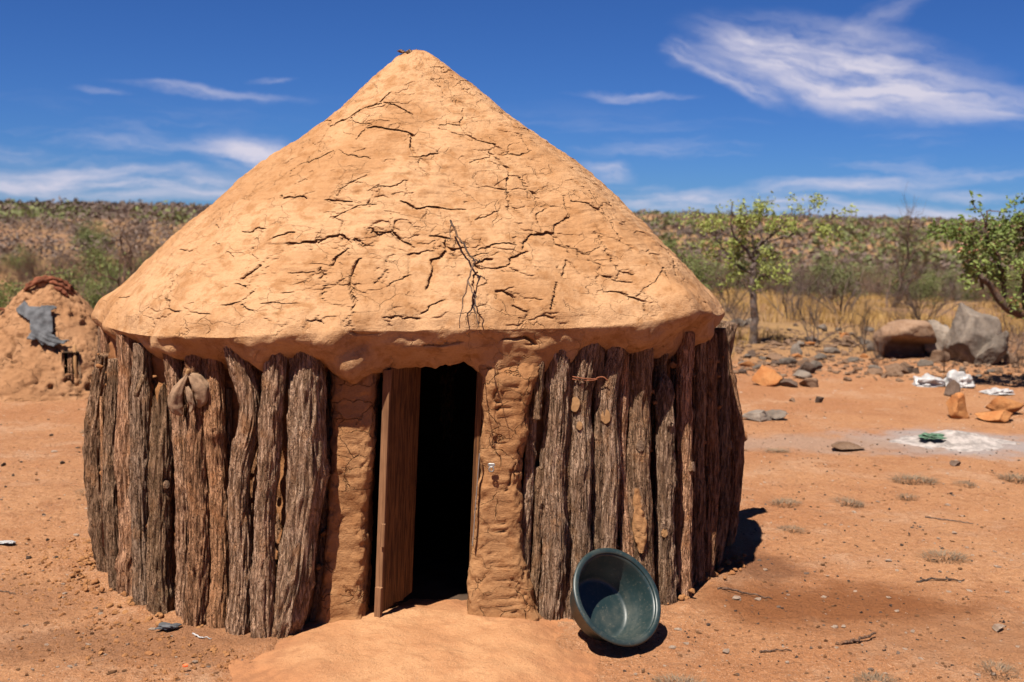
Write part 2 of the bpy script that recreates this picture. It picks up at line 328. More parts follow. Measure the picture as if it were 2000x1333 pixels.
def tag(o, label=None, cat=None, group=None, kind=None):
    if label: o['label'] = label
    if cat: o['category'] = cat
    if group: o['group'] = group
    if kind: o['kind'] = kind
    return o
def thing(name, label, cat, loc=(0, 0, 0), group=None, rz=0.):
    o = bpy.data.objects.new(name, None); COL.objects.link(o); o.location = loc; o.rotation_euler = (0, 0, rz); o.empty_display_size = .1
    return tag(o, label, cat, group)
def dup(o, loc, rz=0., scl=None, label=None, group=None, parent=None):
    c = o.copy(); COL.objects.link(c)
    if parent: c.parent = parent
    else:
        c.location = loc; c.rotation_euler = (0, 0, rz)
        if scl is not None: c.scale = scl if hasattr(scl, '__len__') else (scl,)*3
    if label: c['label'] = label
    if group: c['group'] = group
    for ch in list(o.children): dup(ch, None, parent=c)
    return c
def gridf(nr, nc, wrap=False):
    i = np.arange(nr-1)[:, None]; j = np.arange(nc if wrap else nc-1)[None, :]; j2 = (j+1) % nc
    return np.stack([i*nc+j+0*i, i*nc+j2+0*i, (i+1)*nc+j2, (i+1)*nc+j], -1).reshape(-1, 4)
def cat_mesh(parts):
    """[(V,F)] -> V, [tris, quads]"""
    V = []; T = {3: [], 4: []}; o = 0
    for v, f in parts:
        for g in (f if isinstance(f, list) else [f]):
            g = np.asarray(g)
            if len(g): T[g.shape[1]].append(g+o)
        V.append(v); o += len(v)
    return np.concatenate(V), [np.concatenate(T[k]) for k in (3, 4) if T[k]]
def spline(P, n):
    """Catmull-Rom through P -> n points"""
    P = np.asarray(P, float)
    if len(P) == 2: return P[0]+(P[1]-P[0])*np.linspace(0, 1, n)[:, None]
    Q = np.vstack([2*P[0]-P[1], P, 2*P[-1]-P[-2]]); t = np.linspace(0, len(P)-1-1e-9, n); i = t.astype(int); f = (t-i)[:, None]
    a, b, c, d = Q[i], Q[i+1], Q[i+2], Q[i+3]
    return .5*(2*b+(c-a)*f+(2*a-5*b+4*c-d)*f*f+(3*b-a-3*c+d)*f**3)
def frames(P):
    T = np.gradient(P, axis=0); T /= np.linalg.norm(T, axis=1)[:, None]+1e-9
    ref = np.array([1., 0, 0]) if abs(T[:, 0]).mean() < .8 else np.array([0, 1., 0])
    A = ref-T*(T@ref)[:, None]; A /= np.linalg.norm(A, axis=1)[:, None]; return A, np.cross(T, A)
def tube(P, R, n=6, cap=True):
    """plain tapered tube along P"""
    P = np.asarray(P, float); R = np.broadcast_to(np.asarray(R, float), (len(P),)); A, B = frames(P)
    a = np.linspace(0, 2*np.pi, n, endpoint=False)
    V = P[:, None]+R[:, None, None]*(np.cos(a)[None, :, None]*A[:, None]+np.sin(a)[None, :, None]*B[:, None]); V = V.reshape(-1, 3)
    F = [gridf(len(P), n, True)]
    if cap:
        m = len(V); V = np.vstack([V, P[0], P[-1]]); j = np.arange(n); j2 = (j+1) % n; e = (len(P)-1)*n
        F.append(np.r_[np.c_[j2, j, np.full(n, m)], np.c_[e+j, e+j2, np.full(n, m+1)]])
    return V, F
def lathe(prof, n=48):
    a = np.linspace(0, 2*np.pi, n, endpoint=False); pr = np.asarray(prof, float)
    V = np.stack([pr[:, None, 0]*np.cos(a), pr[:, None, 0]*np.sin(a), np.repeat(pr[:, 1:2], n, 1)], -1).reshape(-1, 3)
    return V, gridf(len(pr), n, True)
def box(c, s, bev=.004):
    """box with chamfered vertical and horizontal edges"""
    c = np.asarray(c, float); hx, hy, hz = np.asarray(s, float)/2; b = min(bev, hx*.45, hy*.45, hz*.45)
    ring = [(-hx+b, -hy), (hx-b, -hy), (hx, -hy+b), (hx, hy-b), (hx-b, hy), (-hx+b, hy), (-hx, hy-b), (-hx, -hy+b)]
    V = []
    for z, k in ((-hz, 1-b/min(hx, hy)), (-hz+b, 1), (hz-b, 1), (hz, 1-b/min(hx, hy))):
        V += [(x*k, y*k, z) for x, y in ring]
    V = np.array(V); F = [gridf(4, 8, True)]; m = len(V); V = np.vstack([V, (0, 0, -hz), (0, 0, hz)]); j = np.arange(8); j2 = (j+1) % 8
    F.append(np.r_[np.c_[j2, j, np.full(8, m)], np.c_[24+j, 24+j2, np.full(8, m+1)]])
    return V+c, F
def ico(sub=1):
    t = (1+5**.5)/2
    V = np.array([(-1,t,0),(1,t,0),(-1,-t,0),(1,-t,0),(0,-1,t),(0,1,t),(0,-1,-t),(0,1,-t),(t,0,-1),(t,0,1),(-t,0,-1),(-t,0,1)], float); V /= np.linalg.norm(V[0])
    F = [(0,11,5),(0,5,1),(0,1,7),(0,7,10),(0,10,11),(1,5,9),(5,11,4),(11,10,2),(10,7,6),(7,1,8),(3,9,4),(3,4,2),(3,2,6),(3,6,8),(3,8,9),(4,9,5),(2,4,11),(6,2,10),(8,6,7),(9,8,1)]
    V = list(map(tuple, V))
    for _ in range(sub):
        M = {}; G = []
        def mid(a, b):
            key = (min(a, b), max(a, b))
            if key not in M:
                p = np.array(V[a])+np.array(V[b]); V.append(tuple(p/np.linalg.norm(p))); M[key] = len(V)-1
            return M[key]
        for a, b, c in F:
            x, y, z = mid(a, b), mid(b, c), mid(c, a); G += [(a, x, z), (b, y, x), (c, z, y), (x, y, z)]
        F = G
    return np.array(V), np.array(F)
ICO = {k: ico(k) for k in (0, 1, 2, 3, 4)}
def rock_mesh(size, seed, sub=3, facets=9, rough=.07, cut=(.38, .75)):
    """a stone: sphere cut by random planes, then roughened"""
    r = np.random.default_rng(seed); V, F = ICO[sub]; V = V.copy()
    for _ in range(facets+3):
        d = r.normal(size=3); d /= np.linalg.norm(d); h = r.uniform(*cut); k = V@d
        V = V-np.where(k > h, (k-h)*.98, 0)[:, None]*d
    n = fbm(V*2.2+seed, 4, seed); V = V*(1+rough*2*n)[:, None]+.015*r.normal(size=V.shape)*(sub > 1)*.4
    return V*np.asarray(size, float), F

# ---------------------------------------------------------------- materials
def material(name, fn, rough=.9, spec=.2):
    m = bpy.data.materials.new(name); m.use_nodes = True; k = NT(m.node_tree)
    b = k.n('ShaderNodeBsdfPrincipled', {'Roughness': rough, 'Specular IOR Level': spec}); out = k.n('ShaderNodeOutputMaterial', {'Surface': b})
    fn(k, b, out); return m
def bump(k, b, h, strength=.5, dist=.01, prev=None):
    nd = k.n('ShaderNodeBump', {'Height': h, 'Strength': strength, 'Distance': dist})
    if prev is not None: k.put(nd.inputs['Normal'], prev)
    k.put(b.inputs['Normal'], nd.outputs[0]); return nd.outputs[0]
def c4(*c): return (c[0], c[1], c[2], 1)
def mud(name, A, B, C, fine=1., crack=.0, streak=True):
    A, B, C = [(.525*c[0], .485*c[1], .465*c[2], 1) for c in (A, B, C)]
    def f(k, b, out):
        P = k.n('ShaderNodeTexCoord').outputs['Object']
        n1 = k.noise(P, 2.3, 5., .6); n2 = k.noise(P, 14., 5., .65); n3 = k.noise(P, 90., 4., .7)
        col = k.mix(k.ramp(n1, .40, .60), A, B); col = k.mix(k.ramp(n2, .46, .68, 0, .8), col, C)
        col = k.mix(k.ramp(n3, .3, .75, .0, .28), col, c4(A[0]*.55, A[1]*.5, A[2]*.45))
        # straw flecks and grit
        fl = k.n('ShaderNodeTexVoronoi', {'Vector': P, 'Scale': 130.}).outputs['Distance']
        col = k.mix(k.math('MULTIPLY', k.ramp(fl, .16, .08), k.ramp(n2, .5, .62)), col, c4(A[0]*.35, A[1]*.32, A[2]*.3))
        k.put(b.inputs['Base Color'], col)
        nn = bump(k, b, k.noise(P, 38., 6., .7), .5*fine, .012)
        nn = bump(k, b, k.noise(P, 190., 3., .7), .5*fine, .003, nn)
        if streak:
            nn = bump(k, b, k.noise(k.mapping(P, scl=(9, 9, 60)), 1., 5., .6, .8), .35, .008, nn)
        if crack > 0:
            Pd = k.n('ShaderNodeVectorMath', {0: P, 1: k.n('ShaderNodeVectorMath', {0: k.n('ShaderNodeTexNoise', {'Vector': P, 'Scale': 9., 'Detail': 4.}).outputs['Color'], 1: (.12, .12, .12)}, operation='MULTIPLY')}, operation='ADD')
            v = k.n('ShaderNodeTexVoronoi', {'Vector': k.mapping(Pd, scl=(1, 1, 1.7)), 'Scale': 7.}, feature='DISTANCE_TO_EDGE').outputs[0]
            br = k.ramp(k.noise(P, 5., 3.), .46, .56)
            h = k.math('MAXIMUM', k.ramp(v, .0, .022), k.math('SUBTRACT', 1., br))
            nn = bump(k, b, h, crack, .02, nn)
    return material(name, f, .95, .1)
M = {}
M['roof'] = mud('sun_dried_mud', c4(.60, .34, .165), c4(.74, .465, .255), c4(.47, .24, .10), 1.3, .6)
M['pillar'] = mud('mud_plaster', c4(.50, .26, .115), c4(.58, .325, .155), c4(.43, .205, .085), 1.3, .9)
M['infill'] = mud('rough_infill_mud', c4(.44, .21, .09), c4(.52, .27, .115), c4(.36, .165, .07), 1.6, .3, False)
M['hut2'] = mud('weathered_mud', c4(.50, .275, .14), c4(.58, .335, .18), c4(.38, .20, .10), 2.2, 1., False)
M['smear'] = mud('trodden_mud', c4(.53, .285, .128), c4(.60, .345, .165), c4(.44, .215, .09), 1., .35)
def bark(name, A, B, C):
    def f(k, b, out):
        P = k.n('ShaderNodeTexCoord').outputs['Object']; ob = k.n('ShaderNodeObjectInfo').outputs['Random']
        n1 = k.noise(P, 7., 4., .6); n2 = k.noise(k.mapping(P, scl=(85, 85, 9)), 1., 6., .65, .5); n3 = k.noise(k.mapping(P, scl=(160, 160, 60)), 1., 4., .7)
        col = k.mix(k.ramp(n1, .35, .68), A, B); col = k.mix(k.ramp(n2, .43, .60), C, col); col = k.mix(k.ramp(n3, .55, .8, 0, .5), col, c4(.56, .44, .355))
        dust = k.ramp(k.noise(P, 11., 5., .65), .50, .70, 0, .7)
        col = k.mix(dust, col, c4(.34, .175, .085))
        col = k.mix(k.ramp(ob, .35, .9, 0, .75), col, k.mix(1., col, c4(1.06, .86, .72), 'MULTIPLY'))
        hsv = k.n('ShaderNodeHueSaturation', {'Color': col, 'Value': k.ramp(ob, 0, 1, .8, 1.2)})
        k.put(b.inputs['Base Color'], hsv.outputs[0])
        vd = k.n('ShaderNodeTexVoronoi', {'Vector': k.n('ShaderNodeVectorMath', {0: k.mapping(P, scl=(75, 75, 20)), 1: k.n('ShaderNodeTexNoise', {'Vector': P, 'Scale': 40., 'Detail': 2.}).outputs['Color']}, operation='ADD'), 'Scale': 1.}, feature='DISTANCE_TO_EDGE').outputs[0]
        nn = bump(k, b, k.ramp(vd, 0., .22), 1., .012); nn = bump(k, b, n2, 1., .03, nn); bump(k, b, n3, .8, .008, nn)
    return material(name, f, .92, .15)
M['bark_g'] = bark('grey_bark', c4(.43, .265, .17), c4(.50, .335, .23), c4(.17, .095, .055))
M['bark_d'] = bark('dark_bark', c4(.31, .185, .112), c4(.38, .24, .15), c4(.12, .066, .036))
M['bark_b'] = bark('brown_bark', c4(.37, .215, .125), c4(.43, .27, .165), c4(.18, .10, .052))
M['twig'] = bark('twig_bark', c4(.15, .10, .075), c4(.20, .145, .115), c4(.10, .065, .05))
M['twig_grey'] = bark('grey_twig_bark', c4(.19, .145, .125), c4(.26, .20, .18), c4(.13, .095, .08))
def cutwood(k, b, out):
    P = k.n('ShaderNodeTexCoord').outputs['Object']; n = k.noise(P, 60., 4., .6)
    k.put(b.inputs['Base Color'], k.mix(n, c4(.17, .085, .035), c4(.25, .135, .06))); bump(k, b, k.noise(P, 150., 3.), .4, .004)
M['cut'] = material('cut_wood', cutwood, .85)
def plankm(A, B):
    def f(k, b, out):
        P = k.n('ShaderNodeTexCoord').outputs['Object']
        g = k.noise(k.mapping(P, scl=(150, 150, 3.)), 1., 5., .6, 1.); w = k.noise(P, 5., 3.)
        ob = k.n('ShaderNodeObjectInfo').outputs['Random']
        col = k.mix(k.ramp(g, .42, .58), A, B); col = k.mix(k.ramp(w, .5, .7, 0, .4), col, c4(A[0]*.6, A[1]*.55, A[2]*.5))
        k.put(b.inputs['Base Color'], k.n('ShaderNodeHueSaturation', {'Color': col, 'Value': k.ramp(ob, 0, 1, .8, 1.15)}).outputs[0])
        bump(k, b, g, .3, .0012)
    return f
M['plank'] = material('old_pine_board', plankm(c4(.045, .017, .006), c4(.15, .064, .021)), .75, .25)
M['edge'] = material('sawn_board_edge', plankm(c4(.16, .075, .036), c4(.25, .125, .062)), .85)
def flat(name, c, rough=.8, spec=.3, metal=0., var=.25, scale=20., bumpd=.004, bs=.3):
    def f(k, b, out):
        P = k.n('ShaderNodeTexCoord').outputs['Object']; n = k.noise(P, scale, 5., .6)
        k.put(b.inputs['Base Color'], k.mix(k.ramp(n, .3, .7), c4(c[0]*(1-var), c[1]*(1-var), c[2]*(1-var)), c4(c[0]*(1+var), c[1]*(1+var), c[2]*(1+var))))
        b.inputs['Metallic'].default_value = metal; bump(k, b, k.noise(P, scale*5, 4.), bs, bumpd)
    return material(name, f, rough, spec)
def plastic(k, b, out):
    P = k.n('ShaderNodeTexCoord').outputs['Object']; n = k.noise(P, 9., 5., .65); s = k.noise(k.mapping(P, scl=(30, 30, 160)), 1., 4., .6)
    col = k.mix(k.ramp(n, .42, .70, 0, .8), c4(.010, .021, .022), c4(.032, .038, .033)); sc = k.noise(P, 75., 3., .8)
    col = k.mix(k.ramp(sc, .56, .74, 0, .5), col, c4(.13, .11, .08)); k.put(b.inputs['Base Color'], col)
    k.put(b.inputs['Roughness'], k.ramp(n, .3, .7, .34, .52)); bump(k, b, s, .1, .002)
M['plastic'] = material('green_plastic', plastic, .4, .5)
M['metal'] = flat('worn_metal', (.28, .27, .26), .5, .5, .7, .2, 60.)
M['rust'] = flat('rusty_wire', (.20, .07, .035), .8, .2, .2)
M['cloth_brown'] = flat('dusty_brown_cloth', (.20, .125, .078), .95, .1, 0, .25, 40., .003, .6)
M['cloth_grey'] = flat('faded_grey_cloth', (.075, .075, .08), .9, .1, 0, .35, 14., .006, .5)
M['cloth_rust'] = flat('russet_cloth', (.13, .045, .024), .9, .1, 0, .5, 18., .008, .6)
M['bag'] = flat('white_plastic_film', (.30, .285, .28), .4, .5, 0, .12, 12., .008, .5)
M['ash'] = flat('wood_ash', (.24, .21, .195), .98, .05, 0, .35, 12., .01, .7)
M['scrap'] = flat('green_plastic_scrap', (.05, .10, .06), .5, .4, 0, .3, 25.)
M['orange_plastic'] = flat('orange_plastic', (.75, .12, .03), .5, .4, 0, .1)
M['dark'] = flat('interior_shade_mud', (.05, .032, .022), .97, .05, 0, .3, 5.)  # near-black colour stands in for the shade inside both huts
def stone(name, A, B, C, scale=6.):
    def f(k, b, out):
        P = k.n('ShaderNodeTexCoord').outputs['Object']; ob = k.n('ShaderNodeObjectInfo').outputs['Random']
        n1 = k.noise(P, scale, 6., .65); n2 = k.noise(P, scale*5, 5., .7); col = k.mix(k.ramp(n1, .38, .62), A, B); col = k.mix(k.ramp(n2, .52, .7, 0, .7), col, C); col = k.mix(1., col, c4(.55, .52, .49), 'MULTIPLY')
        k.put(b.inputs['Base Color'], k.n('ShaderNodeHueSaturation', {'Color': col, 'Value': k.ramp(ob, 0, 1, .75, 1.2)}).outputs[0])
        nn = bump(k, b, n2, .7, .02); bump(k, b, k.noise(P, scale*20, 4.), .4, .006, nn)
    return material(name, f, .9, .2)
M['stone_grey'] = stone('grey_granite', c4(.22, .185, .16), c4(.33, .28, .24), c4(.34, .25, .18))
M['stone_brown'] = stone('brown_stone', c4(.26, .155, .095), c4(.34, .225, .155), c4(.17, .10, .065))
M['stone_orange'] = stone('orange_stone', c4(.48, .19, .065), c4(.55, .26, .10), c4(.34, .13, .05))
M['stone_dark'] = stone('dark_stone', c4(.12, .08, .06), c4(.17, .12, .095), c4(.21, .14, .10))
M['pebble_pale'] = stone('pale_pebble', c4(.52, .37, .28), c4(.66, .52, .42), c4(.50, .30, .19), 40.)
M['pebble_red'] = stone('red_pebble', c4(.38, .18, .085), c4(.45, .24, .12), c4(.28, .13, .07), 40.)
M['dung'] = flat('dung_pellet', (.045, .030, .024), .9, .1, 0, .3, 80.)
def leafm(name, A, B, C, trans=.3, spread=1.):
    def f(k, b, out):
        g = k.n('ShaderNodeNewGeometry'); r = g.outputs['Random Per Island']; P = g.outputs['Position']
        col = k.mix(r, A, B); col = k.mix(k.ramp(k.noise(P, .8*spread, 3.), .45, .65, 0, .8), col, C)
        k.put(b.inputs['Base Color'], col)
        tr = k.n('ShaderNodeBsdfTranslucent', {'Color': col}); mx = k.n('ShaderNodeMixShader', {0: trans, 1: b.outputs[0], 2: tr.outputs[0]})
        k.put(out.inputs['Surface'], mx.outputs[0])
    return material(name, f, .65, .3)
M['leaf'] = leafm('fresh_leaf', c4(.20, .24, .055), c4(.34, .365, .10), c4(.25, .28, .07))
M['leaf_dark'] = leafm('glossy_leaf', c4(.08, .125, .026), c4(.16, .21, .05), c4(.20, .24, .065))
M['leaf_bush'] = leafm('bush_leaf', c4(.105, .13, .035), c4(.19, .21, .06), c4(.14, .15, .05))
M['leaf_far'] = leafm('far_green_leaf', c4(.085, .10, .034), c4(.155, .165, .055), c4(.12, .125, .05), .2, .02)  # colours lowered to carry the shadow inside far bushes
M['leaf_brown'] = leafm('leafless_thicket', c4(.105, .072, .056), c4(.17, .12, .095), c4(.09, .066, .056), .1, .02)  # darkened likewise, shade among the branches is in the colour
M['pod'] = flat('dry_pink_pod', (.42, .20, .13), .8)
M['grass'] = leafm('dry_yellow_grass', c4(.34, .20, .055), c4(.45, .285, .10), c4(.28, .165, .06), .3)
M['tuft'] = leafm('grey_dry_tuft', c4(.14, .095, .06), c4(.23, .16, .10), c4(.11, .072, .045), .15)
def g4(*c): return (c[0]*.67, c[1]*.665, c[2]*.70, 1)
def groundm(k, b, out):
    P = k.n('ShaderNodeNewGeometry').outputs['Position']
    n1 = k.noise(P, .55, 5., .6); n2 = k.noise(P, 3.2, 6., .65); n3 = k.noise(P, 26., 5., .7); n4 = k.noise(P, 140., 3., .7)
    col = k.mix(k.ramp(n1, .38, .62), g4(.46, .205, .088), g4(.54, .27, .125))
    col = k.mix(k.ramp(n2, .46, .66, 0, .8), col, g4(.40, .175, .075))
    col = k.mix(k.ramp(k.noise(P, 1.6, 5., .7), .50, .66, 0, .8), col, g4(.60, .345, .19))
    col = k.mix(k.ramp(n3, .50, .68, 0, .75), col, g4(.34, .15, .068)); col = k.mix(k.ramp(n3, .42, .28, 0, .6), col, g4(.66, .40, .23)); col = k.mix(k.ramp(n4, .56, .68, 0, .7), col, g4(.72, .50, .34)); col = k.mix(k.ramp(n4, .42, .32, 0, .5), col, g4(.24, .11, .052))
    sx = k.n('ShaderNodeSeparateXYZ', {0: P}); X, Y = sx.outputs[0], sx.outputs[1]
    def blob(x, y, rx, ry, amp, fr=1.4):
        d = k.n('ShaderNodeVectorMath', {0: k.n('ShaderNodeMapping', {'Vector': P, 'Location': (x, y, 0), 'Scale': (rx, ry, 1e6)}, vector_type='TEXTURE').outputs[0]}, operation='LENGTH').outputs['Value']
        d = k.math('ADD', d, k.math('MULTIPLY', k.math('SUBTRACT', k.noise(P, fr, 6., .65), .5), 1.5)); return k.ramp(d, 1.05, .35, 0, amp)
    # damp, trodden red earth right of the hut, droppings stain by the shade, ash from the fire place
    col = k.mix(blob(1.5, 5.1, .95, .42, .95, 3.), col, g4(.27, .105, .04)); col = k.mix(blob(1.25, 5.65, .35, .35, .8, 4.), col, g4(.22, .095, .045))
    col = k.mix(blob(2.2, 4.7, 1.0, .4, .7, 3.), col, g4(.36, .17, .08))
    col = k.mix(blob(-1.5, 4.45, .9, .3, .7, 4.), col, g4(.27, .125, .06)); col = k.mix(blob(-2.2, 4.9, .6, .5, .5, 4.), col, g4(.30, .14, .068))
    col = k.mix(blob(3.6, 9.05, 1.15, .72, 1., 3.), col, g4(.42, .35, .31)); col = k.mix(blob(2.5, 8.95, 1.3, .5, .8, 3.), col, g4(.44, .29, .20))
    # dry grass litter and then bush country farther out
    far = k.ramp(k.math('ADD', Y, k.math('MULTIPLY', k.noise(P, .35, 4.), 6.)), 15.5, 20.5)
    wild = k.mix(k.ramp(k.noise(P, .16, 5., .6), .42, .6), g4(.38, .23, .10), g4(.31, .17, .09)); wild = k.mix(k.ramp(k.noise(P, .9, 5., .7), .48, .68, 0, .75), wild, g4(.27, .16, .085))
    wild = k.mix(k.ramp(k.noise(P, .03, 4., .6), .46, .6, 0, .6), wild, g4(.22, .125, .075))
    col = k.mix(far, col, wild)
    k.put(b.inputs['Base Color'], col)
    nn = bump(k, b, n3, 1., .035); nn = bump(k, b, n4, .9, .009, nn); bump(k, b, k.noise(P, 8., 5., .7), .6, .05, nn)
M['ground'] = material('red_sandy_earth', groundm, .97, .08)
def stepm(k, b, out):
    P = k.n('ShaderNodeTexCoord').outputs['Object']; n1 = k.noise(P, 2.6, 5., .6); n2 = k.noise(P, 13., 5., .65); n3 = k.noise(P, 60., 5., .7); n4 = k.noise(P, 170., 3., .7)
    col = k.mix(k.ramp(n1, .38, .62), g4(.46, .222, .098), g4(.54, .285, .132)); col = k.mix(k.ramp(n2, .48, .70, 0, .7), col, g4(.42, .195, .085)); col = k.mix(k.ramp(n3, .52, .7, 0, .5), col, g4(.34, .155, .07)); col = k.mix(k.ramp(n4, .56, .7, 0, .5), col, g4(.70, .46, .28))
    d = k.n('ShaderNodeVectorMath', {0: k.n('ShaderNodeMapping', {'Vector': P, 'Location': (-.33, 4.36, 0), 'Scale': (.68, .66, 1e6)}, vector_type='TEXTURE').outputs[0]}, operation='LENGTH').outputs['Value']
    d = k.math('ADD', d, k.math('MULTIPLY', k.math('SUBTRACT', k.noise(P, 6., 6., .65), .5), .7)); loose = k.mix(k.ramp(n2, .4, .6), g4(.46, .205, .088), g4(.36, .16, .072))
    k.put(b.inputs['Base Color'], k.mix(k.ramp(d, .55, .98, 0, .92), col, loose))
    nn = bump(k, b, n3, .8, .012); nn = bump(k, b, n4, .6, .004, nn); bump(k, b, n2, .5, .02, nn)
M['step'] = material('trodden_mud_step', stepm, .96, .1)
# ---------------------------------------------------------------- ground and hills, one sheet
def hill(x, y):
    """height of the land, flat yard near the huts, a shallow valley, then bush-covered ridges"""
    x = np.asarray(x, float); y = np.asarray(y, float); d = np.hypot(x, y); az = np.degrees(np.arctan2(x, y))
    left = np.interp(d, [0, 13, 22, 36, 60, 110, 180, 290, 420, 3200], [0, 0, -.5, -1.5, -1.3, .1, .9, 2.2, -4, -40])
    right = np.interp(d, [0, 20, 34, 60, 120, 210, 330, 440, 560, 700, 3200], [0, 0, -.5, -2.0, -5.6, -9.0, -5.5, .4, 3.6, -1, -40])
    w = sm(-9, 3, az); ridge = np.interp(az, [-30, -10, 4, 14, 24, 40], [0, 0, 1.2, .0, -1.2, -2.]) * sm(150, 520, d)
    h = left*(1-w)+right*w+ridge
    P = np.stack([x, y, 0*x], -1)
    h = h + sm(24, 70, d)*(.45*fbm(P*.045, 3, 3)) + sm(80, 300, d)*2.0*fbm(P*.009, 3, 5)
    return h
def ground_z(x, y):
    x = np.asarray(x, float); y = np.asarray(y, float); d = np.hypot(x, y); P = np.stack([x, y, 0*x], -1)
    yard = .022*fbm(P*.9, 3, 1)+.010*fbm(P*4., 3, 2)+sm(12, 18, d)*.10*fbm(P*.8, 3, 8)
    near_hut = np.hypot(x-HC[0], y-HC[1])
    yard = yard*sm(.8, 2.2, near_hut)*.9 + .045*np.exp(-((near_hut-1.62)/.13)**2)*(.25+.75*vn(P*5, 4)**2)*(y > 3)
    return hill(x, y)+yard
def build_ground():
    r = np.r_[np.linspace(.05, 2.9, 14), 3.*1.0052**np.arange(0, 368), ]; r = np.r_[r, r[-1]*1.026**np.arange(1, 220)]; r = r[r < 3100]
    t = np.radians(np.r_[np.arange(-28.5, 28.5, .165), np.arange(28.5, 331.5, 3.)])
    R, T = np.meshgrid(r, t, indexing='ij'); X = R*np.sin(T); Y = R*np.cos(T); Z = ground_z(X.ravel(), Y.ravel()).reshape(X.shape)
    near = (R > 2.9) & (R < 16); P = np.stack([X[near], Y[near], 0*X[near]], -1)
    Z[near] += .006*fbm(P*15, 3, 21)+.0045*np.maximum(0, vn(P*38, 31)-.25)*2
    o = mk('ground', np.stack([X, Y, Z], -1).reshape(-1, 3), gridf(len(r), len(t), True), M['ground']); tag(o, 'reddish sandy ground running out to bush-covered hills', kind='structure')
build_ground()
